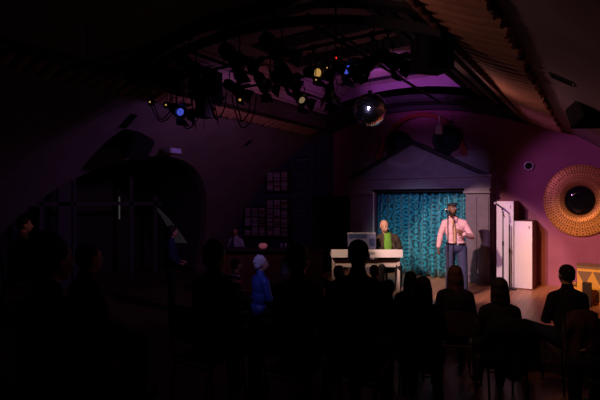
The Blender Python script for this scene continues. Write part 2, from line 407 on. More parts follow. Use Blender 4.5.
# ---- lantern (raised roof box) over the opening
ZT = 4.9
IX0, IX1 = -5.15, -2.8
bm = bmesh.new()   # left side: a short dark kerb, then pale boards leaning in
def slab(bm, a, b, y0, y1, t=.06):
    (xa, za), (xb, zb) = a, b; d = Vector((xb - xa, 0, zb - za)).normalized(); nn = Vector((-d.z, 0, d.x)) * t
    prism(bm, [(xa, za), (xb, zb), (xb + nn.x, zb + nn.z), (xa + nn.x, za + nn.z)], 1, y0, y1)
slab(bm, (-5.86, 4.37), (-5.15, 4.97), OY0, OY1, .05)
tag(new_obj('trim_2', bm, M['well_boards']), 'boarded left slope inside the roof lantern', kind='structure')
bm = bmesh.new(); box(bm, -6.10, -5.84, OY0, OY1, 4.02, 4.40)
tag(bevel(new_obj('trim_3', bm, M['dark_wood'])), 'dark kerb along the left edge of the roof opening', kind='structure')
bm = bmesh.new(); slab(bm, (-2.80, 4.97), (-1.5, 4.12), OY0, OY1, .05)
for k, (x, z) in enumerate(((-1.72, 4.20), (-2.05, 4.42), (-2.42, 4.66))): box(bm, x - .05, x + .03, OY0, OY1, z - .05, z + .03)
tag(new_obj('trim_4', bm, M['dark_wood']), 'dark stepped right slope inside the roof lantern', kind='structure')
bm = bmesh.new()   # back: dark arch beam, then the violet band
n = 24
def band(bm, x0, x1, zlo, zhi, y0, y1):
    xs = [x0 + (x1 - x0) * i / n for i in range(n + 1)]
    rows = [[bm.verts.new((x, y, z(x))) for x in xs] for y, z in ((y0, zlo), (y0, zhi), (y1, zhi), (y1, zlo))]
    for k in range(4):
        a, b = rows[k], rows[(k + 1) % 4]
        for i in range(n): bm.faces.new((a[i], a[i + 1], b[i + 1], b[i]))
    for e in (0, -1): bm.faces.new([r[e] for r in rows])
band(bm, -5.95, -1.5, lambda x: vz(x) - .03, lambda x: 5.0, 10.0, 10.08)
tag(new_obj('trim_5', bm, mat('lantern_back_panel', (.42, .26, .40), .8, 0, .12, 2)), 'plain back panel of the roof lantern', kind='structure')
bm = bmesh.new()
band(bm, -6.1, -1.3, lambda x: vz(x) - .07, lambda x: vz(x) + .03, 9.90, 10.05)
band(bm, -6.1, -1.3, lambda x: vz(x) - .10, lambda x: vz(x) - .02, 10.0, 10.99)  # dark sheet standing for shade on the vault behind the opening
band(bm, -6.1, -1.3, lambda x: vz(x) - .20, lambda x: vz(x) - .09, 10.55, 10.68)
tag(new_obj('trim_6', bm, M['rib']), 'dark arched beam and shade sheet under the back of the roof opening', kind='structure')
bm = bmesh.new()
band(bm, -6.1, -1.3, lambda x: vz(x) - .05, lambda x: vz(x) + .12, 4.22, 4.42)
band(bm, -6.1, -1.3, lambda x: vz(x) - .22, lambda x: vz(x) - .12, 4.42, 4.50)
tag(new_obj('trim_7', bm, M['rib']), 'dark arched beam at the front of the roof opening', kind='structure')
bm = bmesh.new(); band(bm, -5.95, -1.5, lambda x: vz(x), lambda x: 5.0, 4.34, 4.40)
tag(new_obj('trim_8', bm, M['dark_wood']), kind='structure')
bm = bmesh.new(); box(bm, -5.3, -2.6, OY0, OY1 + .05, 4.97, 5.03)
tag(new_obj('ceiling_lantern', bm, M['ceil_panel']), 'pale panelled flat top of the roof lantern', kind='structure')
for k, (a, b, dz) in enumerate(((9.42, 9.62, .02), (8.32, 8.74, .02), (7.24, 7.74, .02), (6.2, 6.65, .02), (5.1, 5.5, .02))):
    bm = bmesh.new(); box(bm, -5.2, -2.75, a, b, 4.97 - dz, 4.975)
    tag(new_obj('trim_%d' % (9 + k), bm, M['rib']), 'dark crossbeam under the lantern top', kind='structure')
bm = bmesh.new(); box(bm, -3.62, -3.59, 5.6, 9.4, 4.93, 4.975)
tag(new_obj('trim_14', bm, M['dark_wood']), kind='structure')

# ---- tiled eaves either side of the opening
def eave(name, xa, za, xb, zb, y0, y1, label, pitch=.205):
    """courses of barrel tiles lying across the strip from (xa,za) to (xb,zb)"""
    t = thing(name, (xa, y0, za), 0, label, 'tiled eave')
    d = Vector((xb - xa, 0, zb - za)); L = d.length; d.normalize()
    up = Vector((d.z, 0, -d.x)); up = up if up.z < 0 else -up
    bm = bmesh.new(); k = 0; y = 0
    while y + pitch <= y1 - y0 + .001:
        N, Mx = 8, 6; jit = random.uniform(-.012, .012)
        g = []
        for i in range(N + 1):
            f = i / N; row = []
            for j in range(Mx + 1):
                q = j / Mx
                h = .03 + .055 * sin(pi * q) ** .7 + .012 * (1 - q)
                s = f * (L + .03 + jit * 2)
                sag = .02 * sin(pi * f)
                row.append(bm.verts.new(d * s + up * (h + sag) + Vector((0, y + pitch * q * .97, 0))))
            g.append(row)
        for i in range(N):
            for j in range(Mx): bm.faces.new((g[i][j], g[i + 1][j], g[i + 1][j + 1], g[i][j + 1]))
        b2 = [[bm.verts.new(v.co - up * (.035)) for v in (g[i][0], g[i][-1])] for i in (0, N)]
        bm.faces.new([g[0][j] for j in range(Mx + 1)][::-1] + [b2[0][0], b2[0][1]])
        bm.faces.new([g[N][j] for j in range(Mx + 1)] + [b2[1][1], b2[1][0]])
        y += pitch; k += 1
    new_obj('tiles', bm, M['roof_tile'], t, recalc=True)
    # dark ridge pieces: one fat scallop at the inner end of each course, smaller knobs outside
    bm = bmesh.new(); y = 0; k = 0
    while y + pitch <= y1 - y0 + .001:
        c = d * .02 + up * .09 + Vector((0, y + pitch / 2, 0))
        tube(bm, [c + Vector((0, -pitch * .52, 0)) + d * -.03, c + d * .03 + up * .02, c + Vector((0, pitch * .52, 0)) + d * -.03], .042, 8)
        if k % 3 == 0:
            c = d * (L + .02) + up * .05 + Vector((0, y, 0)); ell(bm, c, (.04, .05, .035), seg=10, rings=8)
        y += pitch; k += 1
    tag(new_obj('ridge_pieces', bm, M['tile_cord'], t, smooth=True), 'dark scalloped ridge pieces')
    bm = bmesh.new(); A = Vector((0, 0, 0))
    prism(bm, [(0, 0), (d.x * (L + .02), d.z * (L + .02)), (d.x * (L + .02) + up.x * .035, d.z * (L + .02) + up.z * .035), (up.x * .035, up.z * .035)], 1, 0, y1 - y0)
    new_obj('batten_board', bm, M['dark_wood'], t)
    return t
eave('tiled_eave', -1.30, vz(-1.30) - .01, -.66, vz(-.66) - .01, .55, 10.85, 'long strip of terracotta tiles sloping down beside the right of the roof opening')
eave('tiled_eave', -6.16, vz(-6.16) - .01, -6.62, vz(-6.62) - .01, 1.6, 10.6, 'dim strip of terracotta tiles along the left of the roof opening')
bm = bmesh.new()
for (x0, x1, z0, z1) in ((-1.42, -1.33, vz(-1.38) - .12, vz(-1.38) + .3), (-1.52, -1.42, vz(-1.45) + .02, vz(-1.45) + .3)): box(bm, x0, x1, 1.0, 10.3, z0, z1)
box(bm, -1.33, -1.30, 1.0, 10.6, vz(-1.3) - .09, vz(-1.3) + .05)
tag(new_obj('trim_15', bm, M['dark_wood']), 'dark fascia boards along the right of the roof opening', kind='structure')

# ---- side passage: screen with posts, a lit slit between doors, a glowing patch for light on the lining
bm = bmesh.new()
XS = -11.2
def onx(px, py, X):
    u = (px - 300) / 450; d = X / (-sin(TH) + u * cos(TH)); return P(px, py, d)
for px, w in ((40, .05), (63, .16), (73, .04), (130, .05), (154, .06)):
    y = onx(px, 200, XS).y; z = AZ + sqrt(max(.05, AR * AR - (y - AY) ** 2)) - .02
    box(bm, XS, XS + .08, y - w, y + w, 0, z)
box(bm, XS, XS + .08, 3.9, 9.6, 2.05, 2.15); 
tag(new_obj('window_1', bm, M['screen_frame']), 'painted framed screen across the side passage', kind='structure')
bm = bmesh.new(); y = onx(120, 200, -12.55).y; box(bm, -12.6, -12.56, y - .009, y + .009, 1.6, 2.3); box(bm, -12.6, -12.56, y - .02, y + .02, 2.75, 2.85)
tag(new_obj('door_1', bm, M['slit']), 'thin slit of light between closed doors', kind='structure')
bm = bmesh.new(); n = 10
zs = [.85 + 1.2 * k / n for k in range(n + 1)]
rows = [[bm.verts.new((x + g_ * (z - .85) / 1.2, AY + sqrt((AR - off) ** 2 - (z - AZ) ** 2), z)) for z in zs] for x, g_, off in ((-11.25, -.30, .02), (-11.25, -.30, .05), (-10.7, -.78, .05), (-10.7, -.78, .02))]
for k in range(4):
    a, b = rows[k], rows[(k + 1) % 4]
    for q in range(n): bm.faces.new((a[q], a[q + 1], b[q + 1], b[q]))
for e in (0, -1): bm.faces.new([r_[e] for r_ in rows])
tag(new_obj('lit_lining_patch', bm, M['lining_glow']), 'dim glowing patch standing for light on the passage lining', kind='structure')  # added glowing panel, stands for light falling on the curved lining

# ================================================================ PORTICO ON THE STAGE
PX0, PX1, PY = -5.46, -1.97, 10.4
t = thing('stage_portico', ((PX0 + PX1) / 2, PY, ST), 0, 'grey violet wooden temple front with a triangular pediment framing the teal curtain', 'stage portico')
mx = (PX0 + PX1) / 2
def pbox(name, x0, x1, y0, y1, z0, z1, m, lab=None):
    bm = bmesh.new(); box(bm, x0 - mx, x1 - mx, y0 - PY, y1 - PY, z0 - ST, z1 - ST)
    o = bevel(new_obj(name, bm, m, t), .008)
    if lab: tag(o, lab)
    return o
for (a, b) in ((PX0 + .04, -4.78), (-2.51, PX1 - .03)):
    bm = bmesh.new(); w = b - a
    box(bm, a - mx, b - mx, .05, .56, 0, 1.98)                     # shaft
    for q in (0, .48): box(bm, a - mx + .03 + q * w, a - mx + .03 + q * w + w * .42, .02, .06, .25, 1.90)  # raised fields
    box(bm, a - mx - .02, b - mx + .02, -.02, .56, 0, .16)
    bevel(new_obj('pilaster', bm, M['portico'], t), .008)
    bm = bmesh.new(); box(bm, a - mx - .03, b - mx + .03, -.04, .56, 1.98, 2.03); box(bm, a - mx - .01, b - mx + .01, -.02, .56, 2.03, 2.09)
    bevel(new_obj('capital', bm, M['portico_light'], t), .008)
bm = bmesh.new()
box(bm, PX0 - mx, PX1 - mx, 0, .56, 2.09, 2.34); box(bm, PX0 - mx - .03, PX1 - mx + .03, -.05, .56, 2.34, 2.39)
box(bm, PX0 - mx - .01, PX1 - mx + .01, -.02, .1, 2.09, 2.13)
bevel(new_obj('entablature', bm, M['portico'], t), .006)
bm = bmesh.new(); prism(bm, [(-1.62, 2.39), (1.62, 2.39), (0.0, 3.2)], 1, .06, .5)
new_obj('pediment', bm, M['portico'], t)
for sgn in (-1, 1):
    bm = bmesh.new()
    p0, p1 = Vector((sgn * 1.73, 2.39)), Vector((0, 3.26)); d = (p1 - p0).normalized(); nn = Vector((-d.y, d.x)) * (.09 if sgn < 0 else -.09)
    prism(bm, [tuple(p0), tuple(p1), (0, p1.y - .10 * 1.0 - 0.0), tuple(p0 - nn * 1.0 + Vector((0, .0)))][:3] + [(p0.x - sgn * .16, p0.y)], 1, -.04, .5)
    tag(new_obj('raking_moulding', bm, M['portico_dark'], t), 'black raking moulding')
for sgn in (-1, 1):
    bm = bmesh.new(); xa, xb = sorted((sgn * 1.69, sgn * .95))
    box(bm, xa, xb, .14, .55, 2.39, 2.83); xa, xb = sorted((sgn * 1.67, sgn * 1.22)); box(bm, xa, xb, .16, .53, 2.83, 2.95)
    bevel(new_obj('attic_block', bm, M['portico'], t), .006)
bm = bmesh.new(); cyl(bm, (-4.74 - mx, .04, 0), (-4.74 - mx, .04, 2.02), .022)
tag(new_obj('curtain_post', bm, M['cream'], t), 'cream post at the curtain edge')
bm = bmesh.new(); box(bm, -4.76 - mx, -2.49 - mx, .10, .14, 2.02, 2.09); 
tag(new_obj('curtain_track', bm, M['portico_dark'], t), 'black curtain track')

# the curtain
def drape(name, x0, x1, z0, z1, y, depth, wav, m, label, cat, n=220, rows=10):
    bm = bmesh.new(); uvl = bm.loops.layers.uv.new('UVMap'); g = []; uvs = {}
    for i in range(n + 1):
        f = i / n; row = []
        x = x0 + (x1 - x0) * f; ph = f * wav * 2 * pi
        for j in range(rows + 1):
            q = j / rows; z = z0 + (z1 - z0) * q
            amp = depth * (1 - .55 * q)
            v = bm.verts.new((x + .012 * sin(ph * 1.9 + 3 * q) * (1 - q), y + amp * sin(ph + .5 * sin(ph * .37) + .4 * (1 - q) * sin(ph * .21)), z))
            uvs[v] = ((x - x0) * 1.35, z - z0); row.append(v)
        g.append(row)
    for i in range(n):
        for j in range(rows): bm.faces.new((g[i][j], g[i + 1][j], g[i + 1][j + 1], g[i][j + 1]))
    for f in bm.faces:
        for l in f.loops: l[uvl].uv = uvs[l.vert]
    o = new_obj(name, bm, m, smooth=True); sd = o.modifiers.new('s', 'SOLIDIFY'); sd.thickness = .006
    return tag(o, label, cat)
drape('stage_curtain', -4.72, -2.53, ST + .02, 2.40, 10.66, .095, 12, M['curtain'], 'teal damask curtain hanging in gathered folds inside the portico', 'curtain')

# red-rimmed arch with two round drums above the pediment
bm = bmesh.new()
cx, cz = -3.72, 2.9; 
def arc_band(bm, cx, cz, rx0, rz0, rx1, rz1, y0, y1, n=40, a0=0, a1=pi):
    R = []
    for i in range(n + 1):
        a = a0 + (a1 - a0) * i / n
        R.append([bm.verts.new((cx + rx * cos(a), y, cz + rz * sin(a))) for rx, rz, y in ((rx0, rz0, y0), (rx1, rz1, y0), (rx1, rz1, y1), (rx0, rz0, y1))])
    for i in range(n):
        for k in range(4): bm.faces.new((R[i][k], R[i][(k + 1) % 4], R[i + 1][(k + 1) % 4], R[i + 1][k]))
    bm.faces.new(R[0]); bm.faces.new(R[-1][::-1])
arc_band(bm, cx, cz, 1.06, 1.36, 1.2, 1.46, 10.86, 10.99)
tag(new_obj('red_arch_surround', bm, M['red_trim']), 'dull red arched surround on the wall above the pediment', 'arch surround')
def drum(x, z, label):
    t = thing('loudspeaker_drum', (x, 10.78, z), 0, label, 'loudspeaker')
    R = Matrix.Rotation(pi / 2, 4, 'X')
    bm = bmesh.new(); lathe(bm, [(.30, -.2), (.33, -.17), (.33, .0), (.31, .02), (.27, .0), (.24, -.02), (.24, -.2)], 40, R, True)
    new_obj('rim', bm, M['black'], t, True)
    bm = bmesh.new(); lathe(bm, [(.24, -.01), (.18, -.06), (.07, -.11), (.06, -.08), (.001, -.05)], 40, R)
    tag(new_obj('cone', bm, M['lens_off'], t, True), 'glossy dark cone')
    bm = bmesh.new(); box(bm, -.03, .03, .02, .21, -.36, -.30); box(bm, -.05, .05, .19, .215, -.5, -.1)
    new_obj('wall_bracket', bm, M['black'], t)
drum(-4.25, 3.62, 'round dark loudspeaker above the left slope of the pediment')
drum(-3.02, 3.66, 'round dark loudspeaker above the right slope of the pediment')
bm = bmesh.new(); box(bm, -3.16, -3.02, 10.36, 10.50, 3.72, 3.92); box(bm, -3.10, -3.06, 10.42, 10.46, 3.90, 4.15)
tag(new_obj('hanging_light_box', bm, M['kb_wood']), 'small pale box hanging in front of the right round loudspeaker', 'light')

# ---- white columns, mic stands
def locker(x0, x1, z1, label):
    t = thing('tall_cabinet', ((x0 + x1) / 2, 10.2, ST), 0, label, 'cabinet'); w = (x1 - x0) / 2
    bm = bmesh.new(); box(bm, -w, w, .02, .74, 0, z1 - ST); bevel(new_obj('body', bm, M['brown_edge'], t), .005)
    bm = bmesh.new(); box(bm, -w + .004, w - .004, -.002, .02, .02, z1 - ST - .006)
    d = bevel(new_obj('door', bm, M['white_paint'], t), .004); tag(d, 'off-white front panel')
    bm = bmesh.new(); cyl(bm, (w - .06, -.002, z1 - ST - .12), (w - .06, -.016, z1 - ST - .12), .012); cyl(bm, (w - .06, -.01, z1 - ST - .16), (w - .06, -.01, z1 - ST - .09), .006)
    new_obj('handle', bm, M['chrome'], d)
locker(-1.82, -1.485, 2.18, 'taller narrow off-white cabinet between the portico and the shorter one')
locker(-1.478, -1.14, 1.77, 'shorter narrow off-white cabinet below the round brass mirror')
def mic_stand(x, y, h, rz, label, mic=True, boom=.0, name='microphone_stand'):
    t = thing(name, (x, y, ST), rz, label, 'microphone stand')
    bm = bmesh.new(); lathe(bm, [(.001, 0), (.14, 0), (.14, .012), (.03, .03), (.02, .05)], 28); new_obj('base', bm, M['black'], t, True)
    bm = bmesh.new(); cyl(bm, (0, 0, .03), (0, 0, h * .62), .015, n=10); cyl(bm, (0, 0, h * .58), (0, 0, h), .011, n=10); new_obj('pole', bm, M['black'], t, True)
    bm = bmesh.new(); cyl(bm, (0, 0, h * .57), (0, 0, h * .63), .018, n=12); new_obj('clutch', bm, M['black'], t)
    top = Vector((0, 0, h))
    if boom:
        bm = bmesh.new(); cyl(bm, top + Vector((.02 + boom * .3, 0, -.10)), top + Vector((-boom * .7, 0, .10)), .008, n=10); ell(bm, top, (.02, .02, .02), seg=10, rings=8)
        new_obj('boom_arm', bm, M['black'], t, True); top = top + Vector((-boom * .7, 0, .10))
    if mic:
        bm = bmesh.new(); q = Vector((-.5, 0, .35)).normalized() if boom else Vector((0, .8, .55)).normalized()
        cyl(bm, top - q * .04, top + q * .12, .012, .017, 14); m_ = new_obj('microphone', bm, M['black'], t, True)
        bm = bmesh.new(); ell(bm, top + q * .15, (.027, .027, .027), seg=16, rings=12); tag(new_obj('grille', bm, M['silver'], m_, True), 'silver microphone grille')
    return t
p = P(448, 290, 8.2); mic_stand(p.x, p.y, 1.57, TH, 'black straight microphone stand in front of the singer')
p = P(503, 290, 9.1); mic_stand(p.x, p.y, 1.58, TH, 'black boom microphone stand in front of the taller white cabinet', True, .05)
p = P(509.5, 290, 9.25); mic_stand(p.x, p.y, 1.32, TH, 'shorter bare microphone stand in front of the white cabinets', False)

# ---- round brass mirror
MXc, MZc = -.345, 2.19
t = thing('round_brass_mirror', (MXc, 10.98, MZc), 0, 'large round perforated brass mirror with a small dark glass on the plum wall', 'mirror')
R = Matrix.Rotation(pi / 2, 4, 'X') @ Matrix.Diagonal((.90, 1, 1, 1))
bm = bmesh.new(); lathe(bm, [(.735, -.02), (.745, .0), (.745, .03), (.72, .045), (.60, .065), (.45, .080), (.31, .088), (.30, .05), (.6, .02), (.70, -.02)], 96, R, True)
new_obj('frame', bm, M['gold'], t, True)
bm = bmesh.new()
def dish(r):
    pr = [(.29, .089), (.31, .089), (.45, .081), (.60, .066), (.72, .046), (.75, .031)]
    for (a, za), (b, zb) in zip(pr, pr[1:]):
        if a <= r <= b: return za + (zb - za) * (r - a) / (b - a)
    return .03
for ring in range(7):
    r = .33 + .062 * ring
    for k in range(36):
        a = 2 * pi * (k + .5 * (ring % 2) * 0 + .5) / 36; s = .011 + .006 * ring / 6
        sphere(bm, 8, 5, R @ Matrix.Translation((r * cos(a), r * sin(a), dish(r) + .002)) @ Matrix.Diagonal((s, s, .004, 1)))
for k in range(36):
    a = 2 * pi * k / 36; e = Vector((cos(a), sin(a), 0)); pr = [.305, .40, .50, .60, .68, .74]
    tube(bm, [R @ (e * q + Vector((0, 0, dish(q) + .001))) for q in pr], .004, 5)
for r in (.36, .48, .60): arc = [R @ Vector((r * cos(2 * pi * i / 72), r * sin(2 * pi * i / 72), dish(r))) for i in range(73)]; tube(bm, arc, .003, 5)
tag(new_obj('perforations', bm, M['gold_dark'], t), 'dark seams and punched dots'); 
bm = bmesh.new(); lathe(bm, [(.001, .095), (.15, .093), (.29, .085), (.29, .05), (.001, .05)], 64, R); tag(new_obj('glass', bm, M['glass_dark'], t, True), 'dark mirror glass')
bm = bmesh.new(); lathe(bm, [(.28, .06), (.287, .096), (.298, .099), (.31, .088), (.30, .06)], 64, R, True); new_obj('inner_rim', bm, M['gold_dark'], t, True)

# small round wall fitting
t = thing('round_wall_fitting', (-.98, 10.99, 2.2 + 34 / 450 * 9.85), 0, 'small round dark fitting high on the plum wall left of the brass mirror', 'wall fitting')
R = Matrix.Rotation(pi / 2, 4, 'X')
t.location.x = P(529, 166, 9.87).x
bm = bmesh.new(); lathe(bm, [(.10, 0), (.10, .03), (.085, .04), (.07, .03), (.07, 0)], 32, R, True); new_obj('ring', bm, M['silver'], t, True)
bm = bmesh.new(); lathe(bm, [(.07, .005), (.07, .02), (.03, .035), (.001, .04)], 32, R); new_obj('lens', bm, M['glass_dark'], t, True)

# wall loudspeaker at the right, slot vents
def wall_speaker(loc, aim, s, label):
    t = thing('wall_loudspeaker', loc, 0, label, 'loudspeaker'); t.rotation_euler = (Vector(aim)).to_track_quat('-Y', 'Z').to_euler()
    bm = bmesh.new(); prism(bm, [(-.5 * s, -.3 * s), (.5 * s, -.3 * s), (.34 * s, .3 * s), (-.34 * s, .3 * s)], 2, -.38 * s, .38 * s)
    o = bevel(new_obj('cabinet', bm, M['black_cloth'], t), .07 * s, 4)
    bm = bmesh.new(); box(bm, -.45 * s, .45 * s, -.34 * s, -.29 * s, -.33 * s, .33 * s); bevel(new_obj('grille', bm, M['black_cloth'], t), .02)
    bm = bmesh.new(); cyl(bm, (0, .28 * s, 0), (0, .62 * s, .1 * s), .05 * s); new_obj('bracket', bm, M['black'], t)
wall_speaker(P(589, 113, 5.6), (-.5, .9, -.55), .42, 'black wedge loudspeaker high on the right of the vault')
wall_speaker(P(134, 145, 8.75), (.8, .2, -.5), .62, 'black loudspeaker mounted above the side passage arch')
def slot(px, py, label, w=.16, h=.07):
    u = (px - 300) / 450; dx = -sin(TH) + u * cos(TH); dz = (200 - py) / 450
    A = dx * dx + dz * dz; B = 2 * (4 * dx + (CAMH - CZ) * dz); C = 16 + (CAMH - CZ) ** 2 - RV ** 2; d = (-B + sqrt(B * B - 4 * A * C)) / (2 * A)
    p = P(px, py, d); nrm = Vector((CX - p.x, 0, CZ - p.z)).normalized()
    t = thing('ceiling_vent', p, 0, label, 'vent'); t.rotation_euler = nrm.to_track_quat('Z', 'Y').to_euler()
    bm = bmesh.new(); box(bm, -h, h, -w, w, -.01, .012); new_obj('frame', bm, M['black'], t)
    bm = bmesh.new()
    for k in range(5): box(bm, -h * .8 + k * h * .36, -h * .8 + k * h * .36 + .008, -w * .85, w * .85, .012, .018)
    new_obj('slats', bm, M['black_cloth'], t)
slot(562, 79, 'dark vent in the vault above the right wedge loudspeaker', .14, .10)
slot(128, 121, 'dark vent high on the left of the vault above the arch', .22, .08)
slot(248, 143, 'small dark vent on the vault over the shelves', .12, .06)
t = thing('small_violet_floodlight', P(173, 151, 9.7), 0, 'small violet-lit floodlight beside the loudspeaker above the arch', 'light')
bm = bmesh.new(); box(bm, -.10, .10, -.16, .16, -.06, .06); bevel(new_obj('housing', bm, M['cloth_grey'], t), .02)
bm = bmesh.new(); box(bm, .10, .11, -.12, .12, -.045, .045); new_obj('lens', bm, mat('dim_violet_lens', (.3, .2, .6), .3, emit=(.35, .22, .9), estr=.06), t)
bm = bmesh.new(); box(bm, -.22, -.10, -.03, .03, -.02, .02); new_obj('bracket', bm, M['black'], t)

# ---- patterned box, tray and seat at the far right of the stage
p = P(600, 303, 8.0); BX0 = P(577, 300, 8.0).x
t = thing('patterned_box', (.12, 9.39, ST), 0, 'mustard yellow box painted with taupe triangles at the right of the stage', 'box')
w, hh = .46, .62
bm = bmesh.new(); box(bm, -w, w, 0, .5, 0, hh); bevel(new_obj('body', bm, M['yellow'], t), .006)
bm = bmesh.new(); box(bm, -w - .01, w + .01, -.01, .51, hh, hh + .04); bevel(new_obj('lid', bm, M['taupe'], t), .006)
bm = bmesh.new()
for k in range(4):
    x = -w + (k + .5) * w / 2
    prism(bm, [(x - w * .24, hh - .05), (x + w * .24, hh - .05), (x, hh * .52)], 1, -.004, .001)
    prism(bm, [(x - w * .24, .04), (x + w * .24, .04), (x, hh * .5)], 1, -.004, .001)
tag(new_obj('triangle_pattern', bm, M['taupe'], t), 'taupe triangles painted on the front')
t = thing('shallow_drum', P(572, 0, 8.95).xy.to_3d() + Vector((0, 0, ST)), 0, 'shallow brass-rimmed drum on the stage left of the patterned box', 'drum')
bm = bmesh.new(); lathe(bm, [(.001, 0), (.17, 0), (.17, .17), (.001, .17)], 32); new_obj('shell', bm, M['yellow'], t, True)
for z in (.02, .15):
    bm = bmesh.new(); lathe(bm, [(.165, z), (.182, z), (.182, z + .03), (.165, z + .03)], 32, close=True); new_obj('hoop', bm, M['brown_edge'], t, True)
bm = bmesh.new(); ell(bm, (.05, 0, .19), (.04, .03, .02)); new_obj('chrome_fitting', bm, M['chrome'], t, True)
bm = bmesh.new(); box(bm, -.07, .07, -.04, .04, 0, .42); bevel(o := new_obj('dark_post', bm, M['dark_wood']), .01)
o.location = P(587, 0, 7.7).xy.to_3d() + Vector((0, 0, ST)); tag(o, 'short dark brown post standing on the stage before the patterned box', 'post')

# ================================================================ PIANO
t = thing('digital_piano', P(366, 0, 8.7).xy.to_3d() + Vector((0, 0, ST)), TH, 'white digital piano on a pale grey stand seen from behind', 'digital piano')
# local: +x image right, +y away from the camera, z up from stage
bm = bmesh.new()
prism(bm, [(-.16, .735), (.20, .735), (.20, .80), (.12, .82), (-.08, .885), (-.16, .885)], 0, -.68, .68)
bevel(new_obj('casing', bm, M['kb_white'], t), .008)
bm = bmesh.new(); box(bm, -.62, .62, .04, .19, .82, .845); tag(bevel(new_obj('white_keys', bm, M['kb_white'], t), .002), 'row of white keys')
bm = bmesh.new()
for k in range(51):
    if k % 7 in (2, 6): continue
    x = -.62 + (k + 1) * 1.24 / 52; box(bm, x - .007, x + .007, .03, .13, .84, .86)
tag(new_obj('black_keys', bm, M['black'], t), 'row of black keys')
for sx in (-1, 1):
    bm = bmesh.new(); x = sx * .655
    box(bm, min(x, x - sx * .05), max(x, x - sx * .05), -.02, .10, .04, .735); box(bm, min(x, x - sx * .05), max(x, x - sx * .05), -.16, .24, 0, .05)
    bevel(new_obj('leg', bm, M['kb_wood'], t), .006)
bm = bmesh.new(); box(bm, -.61, .61, .02, .045, .53, .68); bevel(new_obj('stretcher_board', bm, M['kb_wood'], t), .004)
bm = bmesh.new(); box(bm, -.14, .14, -.165, -.158, .80, .845); box(bm, -.1, .02, -.168, -.16, .82, .825); tag(new_obj('name_plate', bm, M['silver'], t), 'pale plate on the back'); 
# instrument console / folder on top of the piano
t = thing('music_stand_panel', P(362, 0, 8.66).xy.to_3d() + Vector((0, 0, ST + .888)), TH, 'blue grey panel with a silver rim standing on the piano', 'music rest')
Rx = Matrix.Rotation(radians(-10), 4, 'X')
def rbox(name, a, m, par, lab=None):
    bm = bmesh.new(); box(bm, *a); bmesh.ops.transform(bm, matrix=Rx, verts=bm.verts); o = bevel(new_obj(name, bm, m, par), .003)
    if lab: tag(o, lab)
    return o
rbox('panel', (-.27, .27, -.012, .012, .0, .31), M['screen_blue'], t)
rbox('rim', (-.275, .275, -.018, .014, .295, .315), M['silver'], t, 'silver top rim')
rbox('inset', (.14, .25, -.018, -.010, .05, .20), M['screen_dark'], t, 'navy inset at the right')
rbox('inset', (-.25, .10, -.018, -.010, .20, .28), M['screen_dark'], t, 'navy strip along the top')

# ================================================================ PEOPLE
def rotm(yaw=0, pitch=0, roll=0):
    return Matrix.Rotation(yaw, 3, 'Z') @ Matrix.Rotation(pitch, 3, 'X') @ Matrix.Rotation(roll, 3, 'Y')

def hand(bm, w, dirn, side, palm_n, s=1.0, curl=.35):
    """palm, four unequal bent fingers and a thumb; w wrist, dirn along the hand, palm_n palm normal"""
    d = Vector(dirn).normalized(); nrm = Vector(palm_n); nrm = (nrm - d * nrm.dot(d)).normalized(); sx = d.cross(nrm) * side
    w = Vector(w)
    for k in range(4):
        o = sx * (-.030 + .020 * k) * s
        cap(bm, w + d * .015 * s + o * .6, w + d * .085 * s + o, .0125 * s, .0115 * s)
    for k, (L, r) in enumerate(((.062, .0085), (.076, .0092), (.082, .0095), (.074, .0092))):   # little .. index
        base = w + d * .085 * s + sx * (-.030 + .020 * k) * s
        a1, a2, a3 = curl * .6, curl * 1.5, curl * 2.2
        p1 = base + (d * cos(a1) + nrm * sin(a1)) * L * .45 * s
        p2 = p1 + (d * cos(a2) + nrm * sin(a2)) * L * .32 * s
        p3 = p2 + (d * cos(a3) + nrm * sin(a3)) * L * .25 * s
        cap(bm, base, p1, r * s * 1.05, r * s); cap(bm, p1, p2, r * s, r * .93 * s); cap(bm, p2, p3, r * .93 * s, r * .8 * s)
    b = w + d * .03 * s + sx * .028 * s
    p1 = b + (d * .6 + sx * .75 + nrm * .25).normalized() * .042 * s; p2 = p1 + (d * .85 + sx * .35 + nrm * .4).normalized() * .032 * s
    cap(bm, b, p1, .014 * s, .0115 * s); cap(bm, p1, p2, .0115 * s, .0095 * s)

def head_geo(bm, h, R, s=1.0):
    def q(x, y, z): return Vector(h) + R @ Vector((x * s, y * s, z * s))
    ell(bm, q(0, -.012, .028), (.076 * s, .095 * s, .090 * s), R)
    ell(bm, q(0, .022, -.035), (.060 * s, .070 * s, .075 * s), R)
    ell(bm, q(0, .050, -.085), (.030 * s, .026 * s, .024 * s), R)           # chin
    ell(bm, q(0, .070, .034), (.050 * s, .018 * s, .012 * s), R)           # brow
    for sx in (-1, 1):
        ell(bm, q(sx * .038, .062, -.022), (.020 * s, .018 * s, .018 * s), R)   # cheeks
        ell(bm, q(sx * .077, -.008, -.008), (.011 * s, .019 * s, .031 * s), R)  # ears
    cap(bm, q(0, .083, .018), q(0, .103, -.022), .009 * s, .015 * s)        # nose
    for sx in (-1, 1): ell(bm, q(sx * .012, .092, -.026), (.009 * s, .010 * s, .008 * s), R)
    ell(bm, q(0, .084, -.052), (.024 * s, .012 * s, .007 * s), R); ell(bm, q(0, .081, -.063), (.021 * s, .012 * s, .008 * s), R)

